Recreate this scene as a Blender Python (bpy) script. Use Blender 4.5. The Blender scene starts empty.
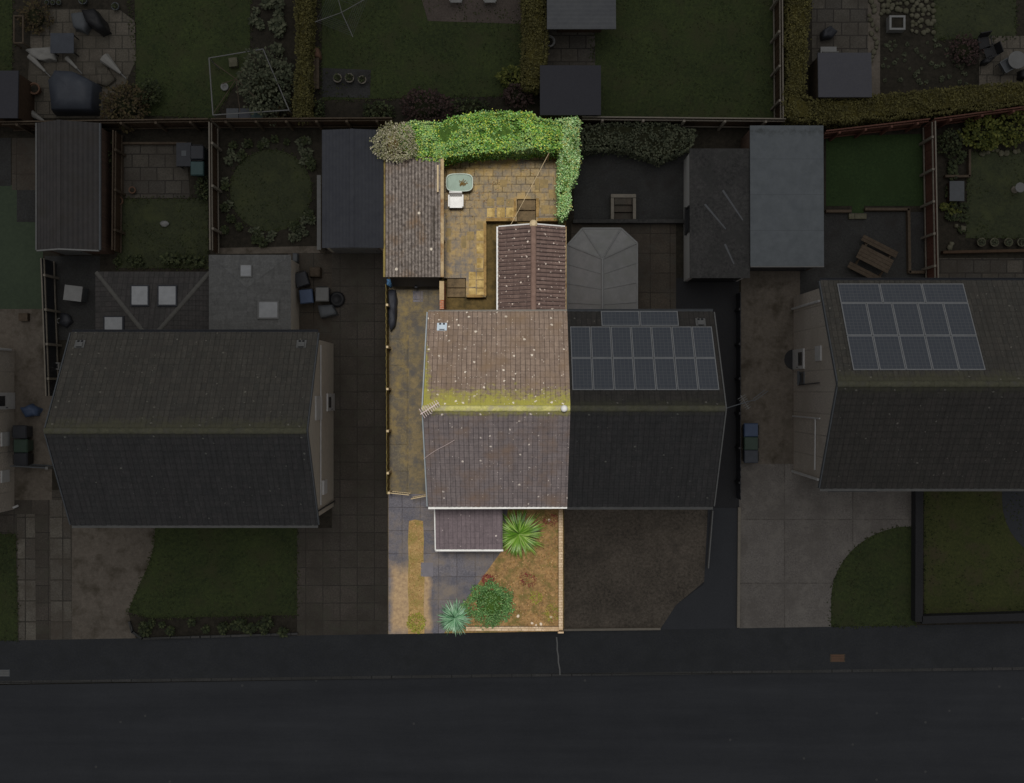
import bpy, math, random
from mathutils import Vector, noise
random.seed(7)
R = math.radians
sc = bpy.context.scene
COL = sc.collection
H, F, CX, CY = 55.0, 1210.0, 512.0, 391.5

# ------------------------------------------------------------------ helpers
def P(px, py, h=0.0):
    k = (H - h) / F
    return Vector(((px - CX) * k, (CY - py) * k, h))
def lin(c):
    c = c / 255.0
    return c / 12.92 if c <= .04045 else ((c + .055) / 1.055) ** 2.4
AMB = 0.20
def L(r, g, b): return tuple(min(.85, lin(c)) for c in (r, g, b)) + (1,)
def D(r, g, b): return tuple(min(.8, lin(c) / AMB) for c in (r, g, b)) + (1,)

SUN_LINKED = bpy.data.collections.new("sunlit_plot")      # objects the sun is light-linked to; all others get sky only
LIT = [False]
WLOC = {}

def finish(o, parent, world):
    COL.objects.link(o)
    if parent is not None:
        o.parent = parent
    if LIT[0]:
        SUN_LINKED.objects.link(o)
    WLOC[o.name] = world

def tag(o, label=None, cat=None, group=None, kind=None):
    if label: o['label'] = label
    if cat: o['category'] = cat
    if group: o['group'] = group
    if kind: o['kind'] = kind
    return o

def thing(name, label, cat, loc=(0, 0, 0), group=None):
    o = bpy.data.objects.new(name, None)
    o.empty_display_size = .3
    loc = Vector(loc)
    o.location = loc
    finish(o, None, loc)
    return tag(o, label, cat, group)

class MB:
    def __init__(s): s.v, s.f, s.uv = [], [], []
    def poly(s, pts, uv=None):
        b = len(s.v); s.v += [Vector(p) for p in pts]
        s.f.append(tuple(range(b, b + len(pts)))); s.uv.append(uv)
        return s
    def box(s, x0, y0, z0, x1, y1, z1):
        if x0 > x1: x0, x1 = x1, x0
        if y0 > y1: y0, y1 = y1, y0
        return s.prism([(x0, y0), (x1, y0), (x1, y1), (x0, y1)], z0, z1)
    def obox(s, c, size, rz=0.0):
        ca, sa = math.cos(rz), math.sin(rz); hx, hy, hz = size[0] / 2, size[1] / 2, size[2] / 2
        pts = [(c[0] + x * ca - y * sa, c[1] + x * sa + y * ca) for x, y in ((-hx, -hy), (hx, -hy), (hx, hy), (-hx, hy))]
        return s.prism(pts, c[2] - hz, c[2] + hz)
    def prism(s, pts, z0, z1, top=None):
        n = len(pts)
        a = sum(pts[i][0] * pts[(i + 1) % n][1] - pts[(i + 1) % n][0] * pts[i][1] for i in range(n))
        if a < 0:
            pts = list(reversed(pts))
            if top: top = list(reversed(top))
        top = top or pts
        b = len(s.v)
        s.v += [Vector((p[0], p[1], z0)) for p in pts] + [Vector((p[0], p[1], z1)) for p in top]
        s.f.append(tuple(range(b + n, b + 2 * n))); s.uv.append(None)
        s.f.append(tuple(reversed(range(b, b + n)))); s.uv.append(None)
        for i in range(n):
            j = (i + 1) % n
            s.f.append((b + i, b + j, b + n + j, b + n + i)); s.uv.append(None)
        return s
    def hexa(s, bot, top):
        b = len(s.v); n = len(bot)
        s.v += [Vector(p) for p in bot] + [Vector(p) for p in top]
        fs = [tuple(range(b + n, b + 2 * n)), tuple(reversed(range(b, b + n)))]
        fs += [(b + i, b + (i + 1) % n, b + n + (i + 1) % n, b + n + i) for i in range(n)]
        s.f += fs; s.uv += [None] * len(fs)
        return s
    def tube(s, p0, p1, r, n=6, r1=None):
        p0, p1 = Vector(p0), Vector(p1); d = p1 - p0
        if d.length < 1e-6: return s
        d.normalize()
        u = d.cross(Vector((0, 0, 1)))
        if u.length < .01: u = d.cross(Vector((1, 0, 0)))
        u.normalize(); w = d.cross(u); r1 = r if r1 is None else r1
        ring = lambda p, q: [p + (u * math.cos(2 * math.pi * i / n) + w * math.sin(2 * math.pi * i / n)) * q for i in range(n)]
        return s.hexa(ring(p0, r), ring(p1, r1))
    def lathe(s, c, prof, n=16, sq=None):
        b = len(s.v)
        for r, z in prof:
            for i in range(n):
                a = 2 * math.pi * i / n
                x, y = math.cos(a), math.sin(a)
                if sq:
                    m = (abs(x) ** sq + abs(y) ** sq) ** (-1 / sq); x *= m; y *= m
                rx, ry = r if isinstance(r, tuple) else (r, r)
                s.v.append(Vector((c[0] + rx * x, c[1] + ry * y, c[2] + z)))
        for k in range(len(prof) - 1):
            for i in range(n):
                j = (i + 1) % n
                s.f.append((b + k * n + i, b + k * n + j, b + (k + 1) * n + j, b + (k + 1) * n + i)); s.uv.append(None)
        s.f.append(tuple(b + (len(prof) - 1) * n + i for i in range(n))); s.uv.append(None)
        s.f.append(tuple(b + i for i in reversed(range(n)))); s.uv.append(None)
        return s
    def leaf(s, c, d, w, l, up):
        d = d.normalized(); sd = d.cross(up)
        if sd.length < .01: sd = d.cross(Vector((1, .3, 0)))
        sd.normalize()
        nrm = sd.cross(d)
        s.poly([c, c + d * l * .5 + sd * w * .5 + nrm * w * .12, c + d * l, c + d * l * .5 - sd * w * .5 + nrm * w * .12])
        return s
    def blade(s, c, ang, l, w, rise, droop, n=5):
        dx, dy = math.cos(ang), math.sin(ang); sx, sy = -dy, dx
        pts = []
        for i in range(n + 1):
            t = i / n
            rr = l * (t ** .95); z = rise * t - droop * t * t
            ww = w * (1 - t) ** .6 * (.55 + .45 * min(1, t * 5)) * .5
            pts.append((Vector((c[0] + dx * rr + sx * ww, c[1] + dy * rr + sy * ww, c[2] + z)),
                        Vector((c[0] + dx * rr - sx * ww, c[1] + dy * rr - sy * ww, c[2] + z))))
        b = len(s.v)
        for p, q in pts: s.v += [p, q]
        for i in range(n):
            s.f.append((b + 2 * i, b + 2 * i + 1, b + 2 * i + 3, b + 2 * i + 2)); s.uv.append(None)
        return s
    def build(s, name, m, parent=None, smooth=False, base=None):
        if parent is not None:
            org = WLOC[parent.name]
        elif base is not None:
            org = Vector(base)
        else:
            xs = [v.x for v in s.v]; ys = [v.y for v in s.v]
            org = Vector(((min(xs) + max(xs)) / 2, (min(ys) + max(ys)) / 2, min(v.z for v in s.v)))
        me = bpy.data.meshes.new(name)
        me.from_pydata([v - org for v in s.v], [], s.f)
        if any(u is not None for u in s.uv):
            lay = me.uv_layers.new(name="UVMap"); k = 0
            for f, u in zip(s.f, s.uv):
                for i in range(len(f)):
                    lay.data[k].uv = u[i] if u else (0, 9)
                    k += 1
        me.materials.append(m)
        if smooth:
            for p in me.polygons: p.use_smooth = True
        o = bpy.data.objects.new(name, me)
        if parent is None: o.location = org
        finish(o, parent, org)
        return o

def dup(root, loc, rz=0.0, scale=1.0, label=None):
    c = root.copy(); COL.objects.link(c)
    if LIT[0]: SUN_LINKED.objects.link(c)
    c.location = loc; c.rotation_euler = (0, 0, rz); c.scale = (scale,) * 3
    if label: c['label'] = label
    for ch in list(root.children):
        d = ch.copy(); COL.objects.link(d); d.parent = c
        if LIT[0]: SUN_LINKED.objects.link(d)
        for g in list(ch.children):
            e = g.copy(); COL.objects.link(e); e.parent = d
            if LIT[0]: SUN_LINKED.objects.link(e)
    return c

def inpoly(x, y, pts):
    r = False; n = len(pts); j = n - 1
    for i in range(n):
        xi, yi = pts[i][0], pts[i][1]; xj, yj = pts[j][0], pts[j][1]
        if (yi > y) != (yj > y) and x < (xj - xi) * (y - yi) / (yj - yi) + xi: r = not r
        j = i
    return r
def area(pts):
    n = len(pts)
    return abs(sum(pts[i][0] * pts[(i + 1) % n][1] - pts[(i + 1) % n][0] * pts[i][1] for i in range(n))) / 2

# ------------------------------------------------------------------ materials
class NT:
    def __init__(s, name, rough=.9, spec=.2):
        s.m = bpy.data.materials.new(name); s.m.use_nodes = True
        s.t = s.m.node_tree; s.b = s.t.nodes['Principled BSDF']
        s.b.inputs['Roughness'].default_value = rough
        s.b.inputs['Specular IOR Level'].default_value = spec
    def n(s, kind, **kw):
        q = s.t.nodes.new(kind)
        for k, v in kw.items():
            if k in q.inputs: q.inputs[k].default_value = v
            else: setattr(q, k, v)
        return q
    def k(s, a, b): s.t.links.new(a, b)
    def pos(s): return s.n('ShaderNodeNewGeometry').outputs['Position']
    def uv(s): return s.n('ShaderNodeUVMap').outputs['UV']
    def noise(s, vec, scale, detail=4, rough=.6):
        q = s.n('ShaderNodeTexNoise'); q.inputs['Scale'].default_value = scale
        q.inputs['Detail'].default_value = detail; q.inputs['Roughness'].default_value = rough
        s.k(vec, q.inputs['Vector']); return q.outputs['Fac']
    def ramp(s, fac, stops):
        q = s.n('ShaderNodeValToRGB'); e = q.color_ramp.elements
        while len(e) < len(stops): e.new(.5)
        for el, (p, c) in zip(e, stops):
            el.position = p; el.color = c if isinstance(c, tuple) else (c, c, c, 1)
        s.k(fac, q.inputs['Fac']); return q.outputs['Color']
    def mix(s, fac, a, b, mode='MIX'):
        q = s.n('ShaderNodeMix', data_type='RGBA', blend_type=mode)
        for val, idx in ((fac, 0), (a, 6), (b, 7)):
            if hasattr(val, 'links'): s.k(val, q.inputs[idx])
            else: q.inputs[idx].default_value = val
        return q.outputs[2]
    def math(s, op, a, b=0.0, clamp=False):
        q = s.n('ShaderNodeMath', operation=op, use_clamp=clamp)
        for val, idx in ((a, 0), (b, 1)):
            if hasattr(val, 'links'): s.k(val, q.inputs[idx])
            else: q.inputs[idx].default_value = val
        return q.outputs[0]
    def bump(s, h, strength=.4, dist=.02):
        q = s.n('ShaderNodeBump'); q.inputs['Strength'].default_value = strength; q.inputs['Distance'].default_value = dist
        s.k(h, q.inputs['Height']); s.k(q.outputs['Normal'], s.b.inputs['Normal'])
    def out(s, c):
        s.k(c, s.b.inputs['Base Color']); return s.m

def rough_mat(name, c1, c2, fine=25, patch=.8, c3=None, rough=.9, bump=.4, dist=.02, spec=.2, c3amt=.55, fine_c=.75):
    """two tones mottled finely, drifting over larger patches, with an optional third tone in blotches"""
    q = NT(name, rough, spec); p = q.pos()
    f = q.noise(p, fine * .55, 6, .85); g = q.noise(p, patch, 5, .7)
    k = q.math('ADD', q.math('MULTIPLY', f, fine_c), q.math('MULTIPLY', g, 1 - fine_c + .1))
    col = q.ramp(k, [(.40, c1), (.70, c2)])
    if c3: col = q.mix(q.ramp(q.noise(p, patch * 1.7, 6, .65), [(c3amt - .06, 0.0), (c3amt + .12, 1.0)]), col, c3)
    if bump: q.bump(f, bump, dist)
    return q.out(col)

def flat(name, c, rough=.6, spec=.4, var=.12, metallic=0.0, scale=3.0):
    q = NT(name, rough, spec); q.b.inputs['Metallic'].default_value = metallic
    f = q.noise(q.pos(), scale, 6, .7)
    lo = tuple(x * (1 - var) for x in c[:3]) + (1,); hi = tuple(min(.9, x * (1 + var)) for x in c[:3]) + (1,)
    return q.out(q.ramp(f, [(.3, lo), (.7, hi)]))

def slab_mat(name, c1, c2, joint, w, h, off=0.5, stain=None, stain2=None, patch=.5, jw=.03, rot=0.0, rough=.85, stamt=.52, st2amt=.55, shift=(0, 0)):
    q = NT(name, rough, .25); p = q.pos()
    mp = q.n('ShaderNodeMapping'); mp.inputs['Rotation'].default_value = (0, 0, rot); mp.inputs['Location'].default_value = (shift[0], shift[1], 0)
    q.k(p, mp.inputs['Vector'])
    wob = q.n('ShaderNodeTexNoise'); wob.inputs['Scale'].default_value = 3.0; q.k(p, wob.inputs['Vector'])
    ad = q.n('ShaderNodeVectorMath', operation='MULTIPLY_ADD'); q.k(wob.outputs['Color'], ad.inputs[0])
    ad.inputs[1].default_value = (.03, .03, 0); q.k(mp.outputs['Vector'], ad.inputs[2])
    br = q.n('ShaderNodeTexBrick', offset=off, squash=1.0)
    br.inputs['Scale'].default_value = 1; br.inputs['Brick Width'].default_value = w; br.inputs['Row Height'].default_value = h
    br.inputs['Mortar Size'].default_value = jw; br.inputs['Mortar Smooth'].default_value = .3
    br.inputs['Color1'].default_value = c1; br.inputs['Color2'].default_value = c2; br.inputs['Mortar'].default_value = joint
    q.k(ad.outputs[0], br.inputs['Vector'])
    col = br.outputs['Color']
    f = q.noise(p, 14, 6, .75)
    col = q.mix(1.0, col, q.ramp(f, [(.3, .55), (.7, 1.3)]), 'MULTIPLY')
    if stain: col = q.mix(q.ramp(q.noise(p, patch, 6, .7), [(stamt - .1, 0.0), (stamt + .12, .9)]), col, stain)
    if stain2: col = q.mix(q.ramp(q.noise(p, patch * 2.1, 6, .75), [(st2amt - .06, 0.0), (st2amt + .14, .85)]), col, stain2)
    q.bump(br.outputs['Fac'], -.4, .01)
    return q.out(col)

def tile_mat(name, c1, c2, joint, tw=.30, th=.32, off=0.0, moss=None, moss2=None, band=.9, mossamt=1.0, lichen=None, lden=.8, patch=None, verge=0.0, verge_at=0.0, hj=.62, rough=.85, jw=.022, lsize=.05):
    """roof covering in the roof's own UV metres (u along the eaves, v down from the ridge)"""
    q = NT(name, rough, .25); u = q.uv()
    wob = q.n('ShaderNodeTexNoise'); wob.inputs['Scale'].default_value = 1.3; q.k(u, wob.inputs['Vector'])
    ad = q.n('ShaderNodeVectorMath', operation='MULTIPLY_ADD'); q.k(wob.outputs['Color'], ad.inputs[0])
    ad.inputs[1].default_value = (.035, .05, 0); q.k(u, ad.inputs[2])
    br = q.n('ShaderNodeTexBrick', offset=off, squash=1.0)
    br.inputs['Scale'].default_value = 1; br.inputs['Brick Width'].default_value = tw; br.inputs['Row Height'].default_value = th
    br.inputs['Mortar Size'].default_value = 0.0; br.inputs['Mortar Smooth'].default_value = 0
    br.inputs['Color1'].default_value = c1; br.inputs['Color2'].default_value = c2; br.inputs['Mortar'].default_value = c1
    q.k(u, br.inputs['Vector'])
    col = br.outputs['Color']
    sj = q.n('ShaderNodeSeparateXYZ'); q.k(ad.outputs[0], sj.inputs[0])
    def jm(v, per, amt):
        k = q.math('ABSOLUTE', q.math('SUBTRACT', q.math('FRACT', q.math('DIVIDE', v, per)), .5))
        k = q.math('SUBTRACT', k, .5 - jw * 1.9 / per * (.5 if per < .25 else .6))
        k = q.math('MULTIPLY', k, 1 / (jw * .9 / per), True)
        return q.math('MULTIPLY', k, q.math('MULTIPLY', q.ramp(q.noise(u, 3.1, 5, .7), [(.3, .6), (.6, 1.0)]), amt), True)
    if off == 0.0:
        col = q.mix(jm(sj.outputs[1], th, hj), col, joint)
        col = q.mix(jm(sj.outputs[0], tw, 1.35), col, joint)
    f = q.noise(u, 9, 6, .75); g = q.noise(u, .7, 5, .65)
    col = q.mix(1.0, col, q.ramp(f, [(.25, .68), (.75, 1.22)]), 'MULTIPLY')
    mp = q.n('ShaderNodeMapping'); mp.inputs['Scale'].default_value = (4.5, .45, 1); q.k(u, mp.inputs['Vector'])
    col = q.mix(1.0, col, q.ramp(q.noise(mp.outputs[0], 1.0, 5, .75), [(.3, .80), (.7, 1.17)]), 'MULTIPLY')
    if patch: col = q.mix(q.ramp(g, [(.48, 0.0), (.68, .8)]), col, patch)
    sep = q.n('ShaderNodeSeparateXYZ'); q.k(u, sep.inputs[0]); U, V = q.math('SUBTRACT', verge_at, sep.outputs[0]), sep.outputs[1]
    if moss:
        k = q.math('DIVIDE', V, band)
        if verge:
            k = q.math('MINIMUM', k, q.math('ADD', q.math('DIVIDE', U, verge), q.math('MULTIPLY', V, .22)))
        k = q.math('SUBTRACT', 1.0, k)
        k = q.math('ADD', k, q.math('MULTIPLY', q.math('SUBTRACT', q.noise(u, 1.1, 4, .7), .5), 1.7))
        k = q.math('ADD', k, q.math('MULTIPLY', q.math('SUBTRACT', q.noise(u, 5.5, 6, .8), .5), 2.4))
        k = q.math('MULTIPLY', q.ramp(k, [(.1, 0.0), (.75, 1.0)]), q.math('GREATER_THAN', q.math('SUBTRACT', 1.25, q.math('DIVIDE', V, band * 2.2)), -9 if verge else 0.0))
        k = q.math('MULTIPLY', k, mossamt)
        col = q.mix(k, col, q.mix(q.noise(u, 14, 3), moss, moss2 or moss))
    if lichen:
        wv = q.n('ShaderNodeTexNoise'); wv.inputs['Scale'].default_value = 16; wv.inputs['Detail'].default_value = 3; q.k(u, wv.inputs['Vector'])
        wu = q.n('ShaderNodeVectorMath', operation='MULTIPLY_ADD'); q.k(wv.outputs['Color'], wu.inputs[0]); wu.inputs[1].default_value = (.09, .09, 0); q.k(u, wu.inputs[2])
        for sc_, sz_, dn_ in ((2.6, lsize * 2.6, lden), (6.5, lsize * 2.2, lden * .55)):
            vo = q.n('ShaderNodeTexVoronoi', voronoi_dimensions='2D'); vo.inputs['Scale'].default_value = sc_; vo.inputs['Randomness'].default_value = 1
            q.k(wu.outputs[0], vo.inputs['Vector'])
            cs = q.n('ShaderNodeSeparateColor'); q.k(vo.outputs['Color'], cs.inputs[0])
            rad = q.math('MULTIPLY', cs.outputs[1], sz_)
            k = q.math('MULTIPLY', q.math('LESS_THAN', vo.outputs['Distance'], q.math('ADD', rad, .03)), q.math('GREATER_THAN', cs.outputs[0], 1 - dn_))
            col = q.mix(q.math('MULTIPLY', k, q.math('ADD', .55, q.math('MULTIPLY', cs.outputs[2], .45))), col, lichen)
    q.bump(f, .3, .01)
    return q.out(col)

def leaf_mat(name, cols, trans=.25, rough=.6, spec=.3, pale=None):
    q = NT(name, rough, spec)
    g = q.n('ShaderNodeNewGeometry')
    n = len(cols)
    c = q.ramp(g.outputs['Random Per Island'], [((i + .5) / n, k) for i, k in enumerate(cols)])
    big = q.noise(g.outputs['Position'], 1.1, 4, .6)
    c = q.mix(1.0, c, q.ramp(big, [(.3, .72), (.7, 1.2)]), 'MULTIPLY')
    if pale:
        c = q.mix(q.ramp(q.noise(g.outputs['Position'], .45, 5, .7), [(.50, 0.0), (.66, .42)]), c, pale)
        c = q.mix(q.ramp(q.noise(g.outputs['Position'], 2.2, 4, .7), [(.5, 0.0), (.64, .5)]), c, L(66, 104, 36))
    q.k(c, q.b.inputs['Base Color'])
    tr = q.n('ShaderNodeBsdfTranslucent'); q.k(c, tr.inputs['Color'])
    ms = q.n('ShaderNodeMixShader'); ms.inputs[0].default_value = trans
    q.k(q.b.outputs[0], ms.inputs[1]); q.k(tr.outputs[0], ms.inputs[2])
    q.k(ms.outputs[0], q.t.nodes['Material Output'].inputs['Surface'])
    return q.m

def solar_mat(name):
    q = NT(name, .16, .5); u = q.uv()
    br = q.n('ShaderNodeTexBrick', offset=0.0, squash=1.0)
    br.inputs['Scale'].default_value = 1; br.inputs['Brick Width'].default_value = .156; br.inputs['Row Height'].default_value = .156
    br.inputs['Mortar Size'].default_value = .007; br.inputs['Mortar Smooth'].default_value = .2
    br.inputs['Color1'].default_value = D(43, 46, 51); br.inputs['Color2'].default_value = D(46, 49, 53); br.inputs['Mortar'].default_value = D(60, 61, 63)
    q.k(u, br.inputs['Vector'])
    return q.out(br.outputs['Color'])

def rib_mat(name, c1, c2, c3, amt, rough=.85):
    return rough_mat(name, c1, c2, 9, .9, c3, rough, .2, .01, c3amt=amt)

M = {}
# ---- the surround (dull: sky light only, the sun is not linked to it)
M['soil'] = rough_mat('soil', D(18, 17, 14), D(36, 33, 28), 9, .6, None, .95, .6, .05)
def road_mat():
    q = NT('asphalt', .9, .2); p = q.pos()
    mp = q.n('ShaderNodeMapping'); mp.inputs['Scale'].default_value = (.06, .9, 1); q.k(p, mp.inputs['Vector'])
    st = q.noise(mp.outputs[0], 1.2, 5, .65); f = q.noise(p, 14, 6, .85); g = q.noise(p, .35, 6, .7)
    k = q.math('ADD', q.math('MULTIPLY', st, .45), q.math('ADD', q.math('MULTIPLY', f, .3), q.math('MULTIPLY', g, .25)))
    c = q.ramp(k, [(.38, D(28, 29, 31)), (.62, D(36, 37, 39))])
    vo = q.n('ShaderNodeTexVoronoi', voronoi_dimensions='2D'); vo.inputs['Scale'].default_value = .9; q.k(p, vo.inputs['Vector'])
    cs = q.n('ShaderNodeSeparateColor'); q.k(vo.outputs['Color'], cs.inputs[0])
    c = q.mix(q.math('MULTIPLY', q.math('LESS_THAN', vo.outputs['Distance'], .05), q.math('GREATER_THAN', cs.outputs[0], .93)), c, D(44, 44, 44))
    q.bump(f, .35, .01)
    return q.out(c)
M['asphalt'] = road_mat()
M['footway'] = rough_mat('footway_asphalt', D(25, 26, 28), D(35, 36, 37), 22, .6, D(28, 29, 30), .9, .35, .01)
M['blacktop'] = rough_mat('blacktop', D(23, 23, 24), D(30, 30, 31), 28, .5, None, .88, .35, .01)
M['greytop'] = rough_mat('grey_asphalt', D(30, 31, 33), D(36, 37, 39), 28, .5, None, .88, .35, .01)
M['kerb'] = slab_mat('kerb_concrete', D(40, 40, 40), D(46, 45, 44), D(26, 26, 25), .91, .4, 0, D(34, 34, 33))
M['concrete'] = slab_mat('pale_concrete', D(64, 61, 58), D(70, 67, 64), D(53, 50, 47), 3.1, 2.9, 0, D(57, 54, 51), D(72, 69, 65), .7, .03, stamt=.54)
M['oldconcrete'] = rough_mat('old_concrete', D(50, 46, 41), D(68, 63, 57), 9, .7, D(42, 38, 32), .9, .25, .01, c3amt=.56)
M['lawn'] = rough_mat('lawn', D(21, 26, 17), D(42, 48, 26), 13, .45, D(36, 38, 24), .95, 1, .05, c3amt=.55)
M['lawn2'] = rough_mat('olive_lawn', D(29, 33, 18), D(47, 49, 27), 14, .6, D(43, 40, 28), .95, 1, .05, c3amt=.56)
M['lawn3'] = rough_mat('dark_lawn', D(27, 30, 22), D(43, 46, 31), 15, .7, D(42, 45, 29), .95, 1, .05, c3amt=.56)
M['turf'] = rough_mat('artificial_turf', D(20, 29, 16), D(32, 43, 23), 14, .4, D(25, 34, 18), .95, .6, .03)
M['greenfelt'] = rough_mat('green_surface', D(34, 40, 32), D(42, 49, 38), 10, .4, None, .95, .2, .02)
M['slabs'] = slab_mat('drive_slabs', D(44, 41, 37), D(51, 47, 43), D(31, 29, 27), .78, .8, .0, D(37, 34, 30), D(43, 42, 36), .6, .022)
M['slabs2'] = slab_mat('patio_slabs', D(44, 42, 39), D(54, 51, 46), D(30, 28, 26), .75, .6, .5, D(38, 35, 31), None, .6)
M['slabs3'] = slab_mat('brown_patio_slabs', D(45, 41, 36), D(52, 47, 41), D(30, 27, 24), .9, .9, 0, D(37, 33, 29), D(43, 42, 38), .6, .022)
M['slabs4'] = slab_mat('light_patio_slabs', D(53, 50, 44), D(61, 57, 51), D(38, 36, 32), .6, .6, .5, D(44, 41, 36), None, .6)
M['track'] = slab_mat('track_slabs', D(50, 47, 43), D(68, 65, 59), D(34, 32, 29), .85, .95, 0, D(46, 42, 37), None, .8)
M['darkgravel'] = rough_mat('slate_gravel', D(26, 26, 26), D(42, 42, 41), 22, .6, D(31, 30, 29), .9, .9, .04)
M['browngravel'] = rough_mat('brown_gravel', D(30, 28, 25), D(71, 65, 58), 15, .5, D(42, 39, 35), .95, 1, .05, c3amt=.6)
M['pebbles'] = rough_mat('pink_gravel', D(40, 36, 33), D(60, 54, 50), 20, .6, None, .95, 1, .05)
M['render'] = rough_mat('wall_render', D(100, 96, 89), D(112, 107, 99), 6, .4, None, .9, .1, .01)
M['whitewall'] = rough_mat('white_wall_render', D(112, 110, 106), D(128, 125, 120), 6, .4, None, .9, .1, .01)
M['brickwall'] = slab_mat('brick_wall', D(52, 40, 34), D(60, 46, 38), D(50, 46, 42), .225, .075, .5, None, None, .8, .01)
M['cladding'] = slab_mat('gable_cladding', D(106, 101, 95), D(112, 106, 99), D(92, 87, 81), 40, .9, 0, D(98, 93, 86), None, .5)
M['white_d'] = flat('white_plastic_shade', D(76, 76, 75), .5)
M['upvc_d'] = flat('white_upvc_door', (.8, .8, .79, 1), .5)
M['pale_d'] = flat('pale_grey_paint', D(64, 64, 63), .6)
M['grey_d'] = flat('mid_grey_plastic', D(48, 50, 52), .6)
M['dark_d'] = flat('dark_plastic', D(26, 27, 30), .5)
M['black_d'] = flat('black_plastic', D(17, 17, 18), .5)
M['blue_d'] = flat('blue_plastic', D(37, 46, 62), .5)
M['green_d'] = flat('green_plastic', D(30, 40, 34), .5)
M['teal_d'] = flat('teal_plastic', D(30, 44, 44), .5)
M['terra_d'] = flat('terracotta', D(62, 46, 36), .8)
M['stone_d'] = rough_mat('pale_stone', D(44, 43, 34), D(66, 64, 54), 7, 1.5, D(42, 42, 30), .9, .5, .03)
M['wood_d'] = rough_mat('weathered_timber', D(38, 32, 26), D(56, 49, 41), 12, .8, None, .85, .3, .01)
M['redwood_d'] = rough_mat('red_stained_timber', D(50, 33, 28), D(66, 45, 38), 12, .7, None, .85, .3, .01)
M['brownwood_d'] = rough_mat('brown_timber', D(34, 26, 20), D(48, 38, 29), 12, .7, None, .85, .3, .01)
M['post_d'] = rough_mat('concrete_post', D(66, 63, 57), D(80, 75, 68), 12, .8, None, .9, .2, .01)
M['feltroof'] = rough_mat('shed_felt', D(43, 43, 46), D(49, 49, 52), 20, .4, None, .9, .2, .01)
M['darkfelt'] = rough_mat('dark_shed_felt', D(33, 33, 36), D(37, 37, 40), 20, .4, None, .9, .2, .01)
def membrane_mat():
    q = NT('grey_membrane', .75, .2); p = q.pos()
    f = q.noise(p, 2.2, 6, .75); c = q.ramp(f, [(.3, D(54, 57, 59)), (.7, D(63, 66, 68))])
    sp = q.n('ShaderNodeSeparateXYZ'); q.k(p, sp.inputs[0])
    k = q.math('ABSOLUTE', q.math('SUBTRACT', q.math('FRACT', q.math('DIVIDE', sp.outputs[1], 1.55)), .5))
    c = q.mix(q.math('MULTIPLY', q.math('LESS_THAN', k, .008), .5), c, D(44, 46, 48))
    y1 = P(0, 131, 2.65).y      # algae where water stands along the low rear edge
    d = q.math('SUBTRACT', 1.0, q.math('DIVIDE', q.math('ABSOLUTE', q.math('SUBTRACT', sp.outputs[1], y1)), .45))
    d = q.math('ADD', d, q.math('MULTIPLY', q.math('SUBTRACT', q.noise(p, 3.2, 6, .8), .55), 2.6))
    c = q.mix(q.ramp(q.math('MULTIPLY', d, .5), [(.25, 0.0), (.6, .75)]), c, D(36, 38, 37))
    return q.out(c)
M['membrane'] = membrane_mat()
M['corr_d'] = rough_mat('blue_grey_sheet', D(38, 39, 43), D(46, 47, 50), 5, .5, None, .7, .1, .01)
M['corr_d2'] = rough_mat('brown_grey_sheet', D(36, 35, 35), D(44, 42, 41), 5, .5, D(38, 36, 34), .8, .1, .01)
M['corr_d3'] = rough_mat('pale_sheet', D(50, 51, 53), D(58, 59, 60), 5, .5, None, .8, .1, .01)
M['polycarb'] = rough_mat('opal_roof_sheet', D(74, 74, 73), D(86, 85, 84), 4, .5, D(76, 76, 73), .5, 0)
M['asbestos_d'] = rough_mat('grey_felt_roof', D(22, 22, 22), D(46, 45, 44), 14, .8, D(34, 34, 33), .9, .3, .02)
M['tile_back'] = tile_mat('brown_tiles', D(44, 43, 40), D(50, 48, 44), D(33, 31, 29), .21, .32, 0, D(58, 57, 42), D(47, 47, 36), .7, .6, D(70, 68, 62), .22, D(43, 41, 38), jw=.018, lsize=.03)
M['tile_front'] = tile_mat('dark_tiles', D(36, 36, 36), D(40, 39, 39), D(29, 29, 29), .21, .32, 0, D(46, 45, 36), D(38, 38, 32), .35, .5, D(64, 64, 60), .10, jw=.018, lsize=.03)  # darker than tile_back: the front slope's shade is put into the colour
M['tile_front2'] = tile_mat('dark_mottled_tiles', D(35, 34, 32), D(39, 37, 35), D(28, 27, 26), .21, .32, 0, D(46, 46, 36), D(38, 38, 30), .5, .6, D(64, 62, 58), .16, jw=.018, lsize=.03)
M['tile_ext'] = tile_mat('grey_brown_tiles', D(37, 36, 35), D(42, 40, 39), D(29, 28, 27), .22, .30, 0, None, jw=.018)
M['slate_ext'] = tile_mat('pale_small_tiles', D(57, 57, 56), D(62, 62, 61), D(52, 52, 51), .22, .15, .5, None)
M['ridge_d'] = rough_mat('mossy_ridge', D(42, 42, 34), D(60, 59, 48), 9, 1.5, D(52, 51, 46), .95, .5, .02)
M['ridge_g'] = rough_mat('grey_ridge', D(48, 47, 45), D(56, 55, 52), 9, 1.5, None, .95, .3, .02)
M['solar'] = solar_mat('solar_cells')
M['alu'] = flat('aluminium_frame', D(84, 85, 86), .45, .5)
M['glass_d'] = flat('dark_glass', D(20, 22, 26), .12, .5)
M['skyglass'] = flat('rooflight_glass', D(90, 91, 92), .25, .5)
M['tarp'] = rough_mat('dark_blue_cover', D(28, 30, 35), D(36, 39, 44), 4, 1.2, None, .45, .2, .03, spec=.4)
M['whitecloth'] = flat('white_fabric', D(78, 77, 74), .8)
M['lf_olive'] = leaf_mat('olive_hedge_leaves', [D(42, 40, 22), D(58, 55, 29), D(50, 47, 25), D(68, 65, 36)])
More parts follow.
